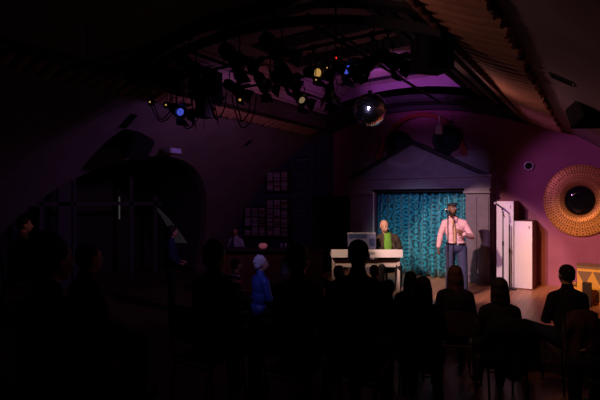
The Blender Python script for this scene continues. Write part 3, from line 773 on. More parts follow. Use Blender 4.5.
def person(loc, rz, label, J, skin, top, legs, hair=None, hairmat=None, fine=False, head=(0, 0, 0), top_name='jacket', group=None, s=1.0, collar=True, eyes=True, sleeves=True):
    """J: joints in the person's own frame (facing +y)"""
    t = thing('person', loc, rz, label, 'person', group)
    V = {k: Vector(v) * s for k, v in J.items()}
    R = rotm(*head); vx_ = .0065 if fine else .0095; H = V['head']
    pel, ch, nk = V['pelvis'], V['chest'], V['neck']
    def torso(bm, g):
        mid = pel.lerp(ch, .5); W = V['shR'].x - V['shL'].x; up = ch - pel
        rr = atan2(-(up.x), up.z); pit = -atan2(up.y, up.z); RT = Matrix.Rotation(rr * -1 * -1, 3, 'Y').inverted() @ Matrix.Rotation(pit, 3, 'X')
        ell(bm, pel + Vector((0, -.01, .0)), (.165 * s + g, .125 * s + g, .12 * s + g), RT)
        ell(bm, mid, (.148 * s + g, .110 * s + g, .17 * s + g), RT)
        ell(bm, ch + Vector((0, .0, -.03)), (.165 * s + g, .115 * s + g, .17 * s + g), RT)
        for k in ('shL', 'shR'):
            cap(bm, nk + Vector((0, -.01, -.055 * s)), V[k], .050 * s + g, .056 * s + g); cap(bm, ch, V[k] + Vector((0, 0, -.03)), .085 * s + g, .058 * s + g)
    def arm(bm, g, side, end=1.0):
        a, e, w = V['sh' + side], V['el' + side], V['wr' + side]
        cap(bm, a, a.lerp(e, .45), .055 * s + g, .047 * s + g); cap(bm, a.lerp(e, .45), e, .047 * s + g, .038 * s + g)
        w2 = e.lerp(w, end); m_ = e.lerp(w2, .35)
        cap(bm, e, m_, .038 * s + g, .040 * s + g); cap(bm, m_, w2, .040 * s + g, .026 * s + g * 1.2)
    def leg(bm, g, side, end=1.0):
        a, k, f = V['hip' + side], V['kn' + side], V['an' + side]
        cap(bm, a, k, .088 * s + g, .056 * s + g); f2 = k.lerp(f, end); m_ = k.lerp(f2, .35)
        cap(bm, k, m_, .054 * s + g, .058 * s + g); cap(bm, m_, f2, .058 * s + g, .036 * s + g * 1.5)
    # body: one continuous skin
    bm = bmesh.new(); torso(bm, 0)
    cap(bm, nk - Vector((0, 0, .06 * s)), H + R @ Vector((0, -.02, -.05)) * s, .058 * s, .053 * s)
    head_geo(bm, H, R, s)
    for sd, sg in (('L', -1), ('R', 1)):
        arm(bm, 0, sd); leg(bm, 0, sd)
        dirn = V['hd' + sd] - V['wr' + sd]; hand(bm, V['wr' + sd], dirn, sg * -1, V.get('pn' + sd, Vector((0, 0, -1))) , s, J.get('curl' + sd, (.35,))[0] if isinstance(J.get('curl' + sd), tuple) else .35)
        f = V['an' + sd]; td = V['toe' + sd] - f; cap(bm, f + Vector((0, 0, -.03 * s)), f + td * .8, .035 * s, .028 * s)
    body = fused('body', bm, skin, t, vx_, 3)
    # clothes
    cv = .009 if fine else .013
    bm = bmesh.new(); torso(bm, .014)
    for sd in 'LR': arm(bm, .014, sd, .93 if sleeves is True else sleeves)
    if collar:
        cap(bm, nk - Vector((0, 0, .06 * s)), nk + Vector((0, 0, .0)), .072 * s, .066 * s)
    tp = fused(top_name, bm, top, t, cv, 4)
    bm = bmesh.new(); ell(bm, pel + Vector((0, 0, -.03)), (.178 * s, .138 * s, .125 * s))
    for sd in 'LR': leg(bm, .016, sd, .96)
    fused('trousers', bm, legs, t, cv, 3)
    for sd in 'LR':
        bm = bmesh.new(); f = V['an' + sd]; td = V['toe' + sd] - f; td.z = 0
        b0 = Vector((f.x, f.y, f.z - .045 * s)); u = td.normalized()
        cap(bm, b0 - u * .035 * s, b0 + u * .15 * s, .042 * s, .038 * s); cap(bm, b0, f + Vector((0, 0, .02)), .048 * s, .046 * s)
        fused('shoe', bm, M['shoe'], t, .011, 3)
    def q(x, y, z): return H + R @ Vector((x * s, y * s, z * s))
    if hair:
        bm = bmesh.new()
        if hair == 'short':
            ell(bm, q(0, -.024, .044), (.083 * s, .095 * s, .088 * s), R); ell(bm, q(0, -.05, .0), (.074 * s, .062 * s, .072 * s), R)
        elif hair == 'crop':
            ell(bm, q(0, -.022, .038), (.080 * s, .093 * s, .086 * s), R); ell(bm, q(0, -.05, -.01), (.070 * s, .058 * s, .065 * s), R)
        elif hair == 'fluffy':
            ell(bm, q(0, -.03, .045), (.093 * s, .100 * s, .098 * s), R); ell(bm, q(0, -.06, -.01), (.088 * s, .068 * s, .080 * s), R)
            for k in range(26):
                a, b = random.uniform(0, 2 * pi), random.uniform(-.3, 1.4)
                ell(bm, q(.08 * cos(a) * cos(b), -.035 + .085 * sin(a) * cos(b) * (1 if sin(a) < 0 else .7), .045 + .09 * sin(b)), (.026 * s,) * 3)
        elif hair in ('bob', 'long'):
            L = -.13 if hair == 'bob' else -.30
            ell(bm, q(0, -.022, .042), (.088 * s, .102 * s, .093 * s), R)
            ell(bm, q(0, -.05, -.03), (.090 * s, .072 * s, .11 * s), R)
            for sx in (-1, -.5, 0, .5, 1):
                cap(bm, q(sx * .062, -.055 + .03 * abs(sx), .0), H + Vector((sx * (.078 if hair == 'bob' else .085) * s, (-.075 + .045 * abs(sx)) * s - .02, L * s)), .038 * s, .030 * s)
        fused('hair', bm, hairmat, body, .009, 2)
    if eyes:
        for sx in (-1, 1):
            bm = bmesh.new(); c = q(sx * .030, .071, .010); ell(bm, c, (.0125 * s,) * 3, seg=14, rings=10)
            e = new_obj('eye', bm, M['eye_white'], body, True)
            bm = bmesh.new(); ell(bm, q(sx * .030, .0805, .009), (.006 * s, .004 * s, .006 * s), R, 12, 8); new_obj('iris', bm, M['eye_dark'], e, True)
            bm = bmesh.new(); cap(bm, q(sx * .014, .088, .030), q(sx * .044, .078, .032), .004 * s, .003 * s); new_obj('eyebrow', bm, hairmat or M['beard'], body, True)
        bm = bmesh.new(); ell(bm, q(0, .0935, -.057), (.020 * s, .005 * s, .007 * s), R, 14, 8); new_obj('lips', bm, M['lips'] if skin != M['skin_brown'] else M['beard'], body, True)
    return t, V, R, body, q

def seated(dz=0, lean=0, armsep=.225, kneex=.13, seat=.47, hands='lap'):
    p = seat + .10
    J = dict(pelvis=(0, 0, p), chest=(0, .02 + lean * .6, p + .40), neck=(0, .02 + lean, p + .57), head=(0, .05 + lean * 1.25, p + .70),
             shL=(-.158, .02 + lean * .9, p + .445), shR=(.158, .02 + lean * .9, p + .445), elL=(-armsep, .06 + lean, p + .19), elR=(armsep, .06 + lean, p + .19),
             wrL=(-.13, .24, p + .14), wrR=(.13, .24, p + .14), hdL=(-.06, .34, p + .10), hdR=(.06, .34, p + .10), pnL=(0, 0, -1), pnR=(0, 0, -1),
             hipL=(-.09, .02, p - .02), hipR=(.09, .02, p - .02), knL=(-kneex, .43, p - .05), knR=(kneex, .43, p - .05),
             anL=(-kneex, .42, .09), anR=(kneex, .42, .09), toeL=(-kneex - .02, .58, .04), toeR=(kneex + .02, .58, .04))
    return J

# --- singer: faces the camera, slightly to image left; local +x = image left
J = dict(pelvis=(0, 0, .98), chest=(.03, -.01, 1.29), neck=(.05, .0, 1.50), head=(.075, .045, 1.655),
         shL=(-.145, 0, 1.39), shR=(.20, 0, 1.39), elL=(-.29, .02, 1.14), elR=(.29, .03, 1.18), wrL=(-.10, .19, 1.20), wrR=(.335, .10, .96),
         hdL=(.0, .23, 1.26), hdR=(.35, .13, .86), pnL=(0, -1, 0), pnR=(-1, -.2, 0),
         hipL=(-.10, 0, .92), hipR=(.10, 0, .92), knL=(-.13, .04, .50), knR=(.12, .06, .50), anL=(-.16, -.02, .09), anR=(.14, .02, .09),
         toeL=(-.20, .13, .04), toeR=(.16, .18, .04))
base = P(456, 0, 8.5).xy.to_3d() + Vector((0, 0, ST))
t, V, R, body, q = person(base, TH + pi - .12, 'man singing into a stand microphone in a pale pink shirt, jeans and dark flat cap', J, M['skin_brown'], M['shirt_pink'], M['jeans'], None, M['beard'], True, (.18, .06, 0), 'shirt', sleeves=.98)
singer = t
bm = bmesh.new(); ell(bm, q(0, -.012, .088), (.094, .112, .036), R); ell(bm, q(0, -.012, .072), (.084, .102, .028), R); ell(bm, q(0, .086, .066), (.060, .048, .010), R)
tag(fused('flat_cap', bm, M['cap'], body, .007, 3), 'dark flat cap')
bm = bmesh.new(); ell(bm, q(0, .052, -.088), (.038, .034, .030), R)
for sx in (-1, 1): cap(bm, q(sx * .066, .0, -.03), q(sx * .036, .058, -.078), .014, .022)
cap(bm, q(-.022, .090, -.043), q(.022, .090, -.043), .005, .005)
fused('beard', bm, M['beard'], body, .006, 2)
bm = bmesh.new()
for sx in (-1, 1):
    arc = [q(sx * .031 + .021 * cos(a), .093, .010 + .016 * sin(a)) for a in [2 * pi * i / 20 for i in range(21)]]; tube(bm, arc, .002, 6)
    tube(bm, [q(sx * .052, .09, .012), q(sx * .078, .02, .012)], .002, 6)
new_obj('glasses', bm, M['silver'], body)
# shirt front: peach placket with open collar
bm = bmesh.new(); g = []
for i in range(13):
    f = i / 12; z = 1.02 + f * .43; xm = .045 + .03 * f; w = .024 + .006 * f
    y = .118 + .018 * sin(pi * f) - .045 * max(0, f - .7) / .3
    g.append([(xm - w, y, z), (xm + w, y, z), (xm + w, y + .010, z), (xm - w, y + .010, z)])
vs = [[bm.verts.new(p) for p in r] for r in g]
for a, b in zip(vs, vs[1:]):
    for k in range(4): bm.faces.new((a[k], a[(k + 1) % 4], b[(k + 1) % 4], b[k]))
bm.faces.new(vs[0]); bm.faces.new(vs[-1][::-1])
tag(new_obj('shirt_placket', bm, M['shirt_front'], t, True), 'peach panel down the shirt front')
for sx in (-1, 1):
    bm = bmesh.new(); c = Vector((.05, .0, 1.50))
    cap(bm, c + Vector((sx * .07, -.01, .015)), c + Vector((sx * .035, .085, -.05)), .020, .014); fused('collar', bm, M['shirt_pink'], t, .006, 2)
bm = bmesh.new(); lathe(bm, [(1, 0), (1.04, .005), (1.04, .035), (1, .04)], 40, Matrix.Translation((0, -.008, .985)) @ Matrix.Diagonal((.178, .140, 1, 1)), True)
new_obj('belt', bm, M['belt'], t, True)
bm = bmesh.new(); box(bm, -.022, .022, .136, .146, .985, 1.025); bevel(new_obj('belt_buckle', bm, M['silver'], t), .004)

# --- pianist
p0 = P(386.5, 0, 9.12).xy.to_3d() + Vector((0, 0, ST))
J = seated(seat=.47, lean=.10)
J.update(elL=(-.25, .08, .80), elR=(.25, .08, .80), wrL=(-.13, .28, .81), wrR=(.15, .28, .81), hdL=(-.10, .37, .815), hdR=(.09, .37, .815),
         head=(.075, .17, 1.245), neck=(.02, .10, 1.13), hipL=(-.09, .02, .55), hipR=(.09, .02, .55), knL=(-.16, .36, .50), knR=(.16, .36, .50), anL=(-.17, .26, .08), anR=(.17, .26, .08), toeL=(-.18, .40, .04), toeR=(.18, .40, .04))
t, V, R, body, q = person(p0, TH + pi, 'bald man with a goatee playing the piano in a dark jacket and green shirt', J, M['skin_light'], M['jacket_brown'], M['cloth_black'], None, M['grey_beard'], True, (.30, -.38, .10), 'jacket', collar=False, s=1.05)
bm = bmesh.new(); ell(bm, q(0, .060, -.078), (.028, .024, .028), R); cap(bm, q(-.022, .090, -.043), q(.022, .090, -.043), .005, .005)
cap(bm, q(-.026, .082, -.05), q(-.022, .07, -.075), .008, .008); cap(bm, q(.026, .082, -.05), q(.022, .07, -.075), .008, .008)
fused('goatee', bm, M['grey_beard'], body, .006, 2)
bm = bmesh.new()
ell(bm, V['chest'] + Vector((.01, .050, -.05)), (.112, .101, .24)); cap(bm, V['neck'] + Vector((0, .02, -.06)), V['neck'] + Vector((0, .02, .0)), .065, .060)
tag(fused('shirt', bm, M['green'], t, .008, 3), 'leaf green shirt front')
for sx in (-1, 1):
    bm = bmesh.new(); cap(bm, V['neck'] + Vector((sx * .07, .02, -.01)), V['chest'] + Vector((sx * .115, .118, -.12)), .022, .032); fused('lapel', bm, M['jacket_brown'], t, .008, 2)
t = thing('piano_stool', p0, TH, 'black round stool under the pianist', 'stool')
bm = bmesh.new(); lathe(bm, [(.001, .38), (.17, .38), (.19, .40), (.19, .44), (.16, .462), (.001, .465)], 32); new_obj('seat', bm, M['black_cloth'], t, True)
bm = bmesh.new(); cyl(bm, (0, 0, .12), (0, 0, .39), .025); new_obj('column', bm, M['black'], t, True)
for k in range(3):
    a = 2 * pi * k / 3 + .5; bm = bmesh.new(); cyl(bm, (0, 0, .15), (.22 * cos(a), .22 * sin(a), .012), .013, n=8); new_obj('leg', bm, M['black'], t, True)

# ---- chairs
def make_chair():
    t = thing('audience_chair', (0, 0, 0), 0, 'x', 'chair', 'audience chairs')
    bm = bmesh.new(); box(bm, -.21, .21, -.20, .22, .425, .455); bevel(new_obj('seat', bm, M['chair_seat'], t), .014, 3)
    bm = bmesh.new()
    pts = []
    for i in range(9):
        f = i / 8; x = -.20 + .40 * f; y = -.22 - .05 * sin(pi * f)
        pts.append((x, y))
    for (z0, z1) in ((.60, .86),):
        ring = [[bm.verts.new((x, y - .03 * ((z - .6) / .26), z + (.03 * sin(pi * (x + .2) / .4) if z == z1 else 0))) for x, y in pts] for z in (z0, z1)]
        ring2 = [[bm.verts.new((x, y + .015 - .03 * ((z - .6) / .26), z + (.03 * sin(pi * (x + .2) / .4) if z == z1 else 0))) for x, y in pts] for z in (z0, z1)]
        for i in range(8):
            bm.faces.new((ring[0][i], ring[0][i + 1], ring[1][i + 1], ring[1][i])); bm.faces.new((ring2[0][i], ring2[1][i], ring2[1][i + 1], ring2[0][i + 1]))
            bm.faces.new((ring[1][i], ring[1][i + 1], ring2[1][i + 1], ring2[1][i])); bm.faces.new((ring[0][i], ring2[0][i], ring2[0][i + 1], ring[0][i + 1]))
        for e in (0, -1): bm.faces.new((ring[0][e], ring[1][e], ring2[1][e], ring2[0][e]))
    new_obj('backrest', bm, M['chair_seat'], t)
    for sx in (-1, 1):
        bm = bmesh.new(); tube(bm, [(sx * .19, -.26, 0), (sx * .19, -.20, .42), (sx * .195, -.235, .62), (sx * .195, -.255, .80)], .012); new_obj('leg', bm, M['chair'], t, True)
        bm = bmesh.new(); tube(bm, [(sx * .20, .23, 0), (sx * .18, .19, .43)], .012); new_obj('leg', bm, M['chair'], t, True)
    bm = bmesh.new(); cyl(bm, (-.19, -.20, .40), (.19, -.20, .40), .009, n=8); new_obj('seat_rail', bm, M['chair'], t, True); bm = bmesh.new(); cyl(bm, (-.18, .19, .40), (.18, .19, .40), .009, n=8); new_obj('seat_rail', bm, M['chair'], t, True)
    return t
chair0 = make_chair(); chairs = 0
def chair(loc, rz, label):
    global chairs
    c = chair0 if chairs == 0 else copy_tree(chair0); chairs += 1
    c.location = loc; c.rotation_euler = (0, 0, rz); c['label'] = label
    return c

def audience(px, top, d, fz, label, clabel, hair, hm, top_m, leg_m=None, skin=None, face=(-2.7, 8.8), yaw=0, lean=0, s=None, **kw):
    p = P(px, top, d); base = Vector((p.x, p.y, fz)); seat = .47
    rz = atan2(face[1] - p.y, face[0] - p.x) - pi / 2
    # head top above floor is seat + .10 + .70 + ~.125
    s_ = s or min(1.1, max(.88, (p.z - fz) / (seat + .10 + .70 + .13)))
    J = seated(seat=seat, lean=lean); J.update(kw)
    off = Vector((0, (.05 + lean * 1.25) * s_, 0)); off.rotate(Euler((0, 0, rz)))
    base = base - off
    r = person(base, rz, label, J, skin or M['skin_light'], top_m, leg_m or M['cloth_black'], hair, hm, False, (yaw, 0, 0), s=s_, eyes=(d < 3.9 and False) or True)
    if clabel: 
        cb = Vector((0, -.02, 0)); cb.rotate(Euler((0, 0, rz))); c = chair(base + cb, rz, clabel); 
    return r

CH = 'dark chair under '
def aud(px, top, d, fz, what, hair, hm, tm, **kw):
    return audience(px, top, d, fz, what, 'chair under the ' + what[:1].lower() + what[1:], hair, hm, tm, **kw)
# rear tier: big dark silhouettes
aud(53, 235, 2.45, TIER, 'person with full dark hair closest on the far left', 'fluffy', M['hair_dark'], M['cloth_black'])
aud(90, 243, 3.6, TIER, 'person with dark hair at the far left behind the closest head', 'short', M['hair_dark'], M['cloth_brown'])
aud(216, 241, 3.75, TIER, 'person with short dark hair in front of the bar', 'fluffy', M['hair_dark'], M['cloth_black'])
aud(300, 245, 4.0, 0.30, 'person with dark bobbed hair left of the piano view', 'fluffy', M['hair_dark'], M['cloth_black'])
aud(359, 238, 3.45, TIER, 'man with cropped dark hair and plain ears in front of the piano', 'crop', M['hair_dark'], M['cloth_black'])
# floor rows
aud(237, 258, 7.2, 0, 'red-topped person reading a white sheet before the bar', 'short', M['hair_brown'], M['cloth_red'], yaw=.3)
aud(262, 256, 6.8, 0, 'white-haired person in a shiny blue jacket', 'fluffy', M['hair_white'], M['cloth_blue'], yaw=-.5)
aud(287, 260, 7.6, 0, 'person with long fair hair near the end of the bar', 'long', M['hair_grey'], M['cloth_plum'])
aud(340, 265, 6.2, 0, 'grey-haired person below the left end of the piano', 'short', M['hair_grey'], M['cloth_black'])
aud(375, 266, 6.75, 0, 'auburn-haired person beside the piano leg in the front row', 'short', M['hair_brown'], M['cloth_plum'])
aud(389, 279, 5.4, 0, 'dark-haired person low between the piano and the curtain', 'short', M['hair_dark'], M['cloth_black'])
aud(411, 271, 5.85, 0, 'auburn-haired woman seated in front of the curtain', 'long', M['hair_brown'], M['cloth_plum'])
aud(423, 276, 4.85, 0, 'person with rounded dark bob in front of the curtain', 'bob', M['hair_dark'], M['cloth_black'])
aud(455, 265, 5.65, 0, 'woman with long auburn hair directly below the singer', 'long', M['hair_brown'], M['cloth_black'])
rw = aud(499, 277, 4.95, 0, 'woman with black bobbed hair in front of the white cabinets', 'bob', M['hair_dark'], M['cloth_black'])
rm = aud(566, 264, 5.35, 0, 'man with short dark hair in a black top below the brass mirror', 'short', M['hair_dark'], M['cloth_black'], leg_m=M['denim_dark'], face=(-1.7, 8.5),
         knL=(-.41, .18, .66), anL=(-.32, .44, .14), toeL=(-.42, .56, .08), knR=(-.25, .38, .56), anR=(-.27, .46, .09), toeR=(-.36, .58, .04))
aud(618, 283, 4.3, 0, 'person in a dark plum coat cut off by the right edge', 'short', M['hair_dark'], M['cloth_plum'], face=(-2.6, 8.0))

# coats over the chairs
def coat(person_t, w, z1, z0, m, label, yoff=-.30):
    t_ = person_t[0]; Rz = Matrix.Rotation(t_.rotation_euler.z, 4, 'Z'); bm = bmesh.new()
    random.seed(int(w * 100))
    for side, (ya, yb) in enumerate(((yoff, yoff - .07),)):
        n, r = 24, 12; g = []
        for i in range(n + 1):
            f = i / n; row = []
            for j in range(r + 1):
                qv = j / r; ww = w * (.72 + .34 * qv ** .8 + .05 * sin(5 * qv))
                x = (f - .5) * ww; zb = z0 + .06 * sin(f * 9) + .10 * abs(f - .5)
                z = z1 - .05 * (abs(f - .5) * 2) ** 3 + (zb - z1) * qv
                y = ya - .05 * sin(pi * min(1, qv * 2.2)) - .022 * sin(f * 19 + 2 * qv) * qv - .05 * qv + .04 * (abs(f - .5) * 2) ** 2
                row.append(bm.verts.new((x, y, z)))
            g.append(row)
        for i in range(n):
            for j in range(r): bm.faces.new((g[i][j], g[i + 1][j], g[i + 1][j + 1], g[i][j + 1]))
        # the fold over the top of the backrest
        inner = [bm.verts.new((g[i][0].co.x, yoff + .055, g[i][0].co.z - .16)) for i in range(n + 1)]
        mid = [bm.verts.new((g[i][0].co.x, yoff + .03, g[i][0].co.z + .012)) for i in range(n + 1)]
        for i in range(n):
            bm.faces.new((g[i][0], mid[i], mid[i + 1], g[i + 1][0])); bm.faces.new((mid[i], inner[i], inner[i + 1], mid[i + 1]))
    o = new_obj('draped_coat', bm, m, smooth=True); o.location = t_.location; o.rotation_euler = t_.rotation_euler
    sd = o.modifiers.new('s', 'SOLIDIFY'); sd.thickness = .018
    tag(o, label, 'coat')
coat(rm, .46, .97, .33, M['cloth_plum'], 'dark plum coat draped over the chair of the man below the mirror', -.31)
coat(rw, .62, .98, .42, M['cloth_black'], 'black coat draped over the chair of the black-bobbed woman', -.31)

# white sheet held by reader
bm = bmesh.new(); g = [[bm.verts.new((x, y, .02 * sin(x * 14))) for y in (-.10, 0, .10)] for x in [-.15 + .05 * i for i in range(7)]]
for i in range(6):
    for j in range(2): bm.faces.new((g[i][j], g[i + 1][j], g[i + 1][j + 1], g[i][j + 1]))
o = new_obj('paper_sheet', bm, M['paper'], smooth=True); o.modifiers.new('s', 'SOLIDIFY').thickness = .002
pp = P(231, 277, 6.85); o.location = pp; o.rotation_euler = (-.5, .3, TH); tag(o, 'white sheet held by the red-topped person before the bar', 'paper')

# bartender, and two people standing by the left arch
def standing(hx=0, reach=0):
    return dict(pelvis=(0, 0, .95), chest=(0, 0, 1.28), neck=(0, 0, 1.47), head=(hx, .03, 1.62), shL=(-.16, 0, 1.36), shR=(.16, 0, 1.36),
                elL=(-.24, .0, 1.13), elR=(.24, .0, 1.13), wrL=(-.20, .16 + reach, .98 + reach * .6), wrR=(.20, .16 + reach, .98 + reach * .6), hdL=(-.16, .26 + reach, .98 + reach * .6), hdR=(.16, .26 + reach, .98 + reach * .6),
                pnL=(0, 0, -1), pnR=(0, 0, -1), hipL=(-.09, 0, .90), hipR=(.09, 0, .90), knL=(-.10, .02, .49), knR=(.10, .02, .49), anL=(-.11, 0, .09), anR=(.11, 0, .09), toeL=(-.13, .15, .04), toeR=(.13, .15, .04))
p = P(236, 200, 10.7)
r = person((p.x, p.y, 0), TH + pi - .5, 'bartender in a grey lilac shirt and dark tie behind the bar', standing(), M['skin_brown'], M['cloth_grey'], M['cloth_black'], 'short', M['hair_dark'], False, (.3, -.2, 0), 'shirt', s=.90)
bm = bmesh.new(); prism(bm, [(-.02, 1.30), (.02, 1.30), (.03, 1.0), (0, .94), (-.03, 1.0)], 1, .125, .137); tag(new_obj('tie', bm, M['cloth_black'], r[0]), 'dark tie')
p = P(171, 200, 9.0)
person((p.x, p.y, 0), TH - pi / 2 + .2, 'woman standing in dark clothes in the side arch', standing(), M['skin_light'], M['cloth_navy'], M['cloth_black'], 'bob', M['hair_dark'], False, (.1, 0, 0), s=.97)
aud(25, 217, 7.1, TIER, 'person with a warmly lit face at the far left wall', 'short', M['hair_dark'], M['cloth_brown'], face=(-5.5, 9.0))

# ================================================================ BAR, SHELVES, PICTURES
pb = P(265, 0, 10.0); t = thing('bar_counter', (pb.x, pb.y, 0), TH, 'reddish wooden bar counter in front of the shelves', 'bar counter')
bm = bmesh.new(); box(bm, -1.32, 1.28, .04, .5, 0, 1.05); bevel(new_obj('front', bm, M['bar_wood'], t), .006)
bm = bmesh.new(); box(bm, -1.36, 1.32, -.04, .56, 1.05, 1.105); bevel(new_obj('counter_top', bm, M['dark_wood'], t), .012)
bm = bmesh.new()
for k in range(6): box(bm, -1.26 + k * .43, -.90 + k * .43, .022, .045, .18, .92)
bevel(new_obj('panel_fields', bm, M['bar_wood'], t), .008)
bm = bmesh.new(); cyl(bm, (-1.3, -.06, .2), (1.26, -.06, .2), .018, n=10)
for x in (-1.2, 0, 1.2): cyl(bm, (x, -.06, .2), (x, .05, .2), .012, n=8)
tag(new_obj('foot_rail', bm, M['brass_rim'], t, True), 'brass foot rail')
# things on the bar
o = P(263, 0, 10.2); t = thing('candle_holder', (o.x, o.y, 1.106), 0, 'pink glowing glass candle holder on the bar', 'candle holder')
bm = bmesh.new(); lathe(bm, [(.05, 0), (.09, .03), (.10, .07), (.07, .11), (.06, .11), (.085, .07), (.075, .03), (.001, .012)], 24); new_obj('glass_cup', bm, M['lamp_pink'], t, True)
bm = bmesh.new(); cyl(bm, (0, 0, .013), (0, 0, .05), .03); new_obj('candle', bm, M['cream'], t, True)
for k, px in enumerate((281.5, 285.5)):
    o = P(px, 0, 10.15); bm = bmesh.new(); lathe(bm, [(.001, .0), (.022, 0), (.028, .11), (.026, .11), (.02, .008), (.001, .008)], 20)
    g_ = new_obj('small_glass', bm, M['cloth_grey'], None, True); g_.location = (o.x, o.y, 1.106); tag(g_, ('left' if k == 0 else 'right') + ' one of two small pale tumblers near the right end of the bar', 'glass', 'tumblers on the bar')

def onY(px, py, Y):
    u = (px - 300) / 450; d = Y / (cos(TH) + u * sin(TH)); return P(px, py, d)
# shelving unit against the back wall
def shelf_unit(px0, px1, py0, py1, rows, cols, label, group, m, fill=1.0, Y=10.98, dim=False):
    a, b = onY(px0, py1, Y - .28), onY(px1, py0, Y - .28)
    x0, x1 = a.x, b.x; z0 = 1.0 if py1 > 230 else a.z; z1 = min(b.z, min(vz(x0), vz(x1)) - .05) if False else onY((px0 + px1) / 2, py0, Y - .28).z
    zlo = onY((px0 + px1) / 2, py1, Y - .28).z
    w = x1 - x0; h = z1 - zlo
    t = thing('shelving_unit', ((x0 + x1) / 2, Y - .15, 0), 0, label, 'shelves')
    for c in range(cols + 1):
        bm = bmesh.new(); x = -w / 2 + c * w / cols; box(bm, x - .012, x + .012, -.13, .14, 0 if c in (0, cols) else zlo, z1); new_obj('upright', bm, M['dark_wood'], t)
    for r_ in range(rows + 1):
        bm = bmesh.new(); z = zlo + r_ * h / rows; box(bm, -w / 2, w / 2, -.13, .14, z - .01, z + .01); new_obj('shelf', bm, M['dark_wood'], t)
    return t, x0, x1, zlo, z1
bookproto = None; nb = 0
BOOKM = [mat('lilac_spine', (.40, .33, .42), .8), mat('dusty_pink_spine', (.36, .24, .28), .8), mat('grey_spine', (.22, .20, .25), .8), mat('brown_spine', (.15, .08, .07), .8)]
protos = []
for k, bmtl in enumerate(BOOKM):
    bm = bmesh.new(); box(bm, -.5, .5, -.5, .5, 0, 1)
    me = bpy.data.meshes.new('book'); bm.to_mesh(me); bm.free(); me.materials.append(bmtl); protos.append(me)
def book(x, y, z, sx, sy, sz, label, group, k):
    o = bpy.data.objects.new('book', protos[k]); COL.objects.link(o); o.location = (x, y, z); o.scale = (sx, sy, sz); tag(o, label, 'book', group)
def fill_stacks(x0, x1, z0, z1, rows, cols, Y, label, group, per=5):
    w = (x1 - x0) / cols; h = (z1 - z0) / rows
    for r_ in range(rows):
        for c in range(cols):
            z = z0 + r_ * h + .0105; zt = z0 + (r_ + 1) * h - .02
            step = (zt - z) / per
            for k in range(per):
                if random.random() < .1 and k == per - 1: continue
                bw = w * random.uniform(.72, .88)
                book(x0 + (c + .5) * w + random.uniform(-.01, .01), Y - .15 - random.uniform(0, .02), z + k * step, bw, .2, step * .86, label, group, random.choice((0, 0, 1, 1, 2, 3)))
t, x0, x1, za, zb = shelf_unit(266, 287.5, 199, 236, 4, 3, 'dark shelving unit stacked with pale books behind the right of the bar', '', None)
fill_stacks(x0, x1, za, zb, 4, 3, 10.98, 'pale book lying in a stack in the tall shelving behind the bar', 'books stacked in the lower tall shelving')
t2 = thing('wall_shelf', ((x0 + x1) / 2, 10.83, 0), 0, 'dark upper shelf unit of pale books above the tall shelving', 'shelves')
z0u, z1u = onY(277, 191, 10.7).z, onY(277, 171, 10.7).z; w = x1 - x0
for c in range(4):
    bm = bmesh.new(); x = -w / 2 + c * w / 3; box(bm, x - .012, x + .012, -.13, .16, z0u, z1u); new_obj('upright', bm, M['dark_wood'], t2)
for z in (z0u, (z0u + z1u) / 2, z1u):
    bm = bmesh.new(); box(bm, -w / 2, w / 2, -.13, .16, z - .01, z + .01); new_obj('shelf', bm, M['dark_wood'], t2)
fill_stacks(x0, x1, z0u, z1u, 2, 3, 10.98, 'pale book lying in a stack on the upper shelf behind the bar', 'books on the upper shelf')
t3, xa, xb, zc, zd = shelf_unit(244, 265, 207, 236, 3, 3, 'low dim shelving unit left of the tall one behind the bartender', '', None)
fill_stacks(xa, xb, zc, zd, 3, 3, 10.98, 'dim book lying in a stack in the low shelving by the bartender', 'books in the low shelving', 3)
# pictures
def picture(px0, px1, py0, py1, label, m, Y=10.985):
    a, b = onY(px0, py1, Y), onY(px1, py0, Y); x, z = (a.x + b.x) / 2, (a.z + b.z) / 2; w, h = (b.x - a.x) / 2, (b.z - a.z) / 2
    t = thing('framed_picture', (x, Y, z), 0, label, 'picture')
    bm = bmesh.new()
    for q in ((-w - .04, -w, -h - .04, h + .04), (w, w + .04, -h - .04, h + .04), (-w, w, h, h + .04), (-w, w, -h - .04, -h)): box(bm, q[0], q[1], -.03, .01, q[2], q[3])
    new_obj('frame', bm, M['portico_dark'], t)
    bm = bmesh.new(); box(bm, -w, w, -.012, .0, -h, h); new_obj('print', bm, m, t)
    return t, w, h
picture(296, 308, 178, 190, 'upper framed pinkish print in the column beside the shelves', M['picture_a'])
picture(296, 308, 199, 212, 'middle framed dark red print in the column beside the shelves', M['picture_b'])
picture(296, 308, 220, 232, 'lowest framed dark print in the column beside the shelves', M['picture_b'])
t, w, h = picture(296, 308, 158, 170, 'topmost dark framed board with a row of pale dots', M['portico_dark'])
bm = bmesh.new()
for k in range(5): ell(bm, (-w * .8 + k * w * .4, -.02, h * .75), (.02, .01, .02), seg=8, rings=6)
tag(new_obj('dots', bm, M['label_card'], t), 'row of pale dots')
bm = bmesh.new()
for px in (290, 315):
    x = onY(px, 200, 10.95).x; box(bm, x - .05, x + .05, 10.92, 11.0, 0, vz(x) - .12)
tag(new_obj('trim_16', bm, mat('navy_pilaster', (.03, .035, .08), .7)), 'slim navy uprights on the wall beside the shelves', kind='structure')
bm = bmesh.new(); xa_, xb_ = -9.9, onY(333, 200, 10.97).x
pl = [(xb_, 0.0), (xa_, 0.0)] + [(xa_ + (xb_ - xa_) * k / 20, vz(xa_ + (xb_ - xa_) * k / 20) - .02) for k in range(21)]
prism(bm, pl, 1, 10.97, 10.999); tag(new_obj('wall_back_panel', bm, M['navy']), 'navy panel over the end of the back wall behind the bar', kind='structure')  # navy sheet added over the plum wall to darken it here
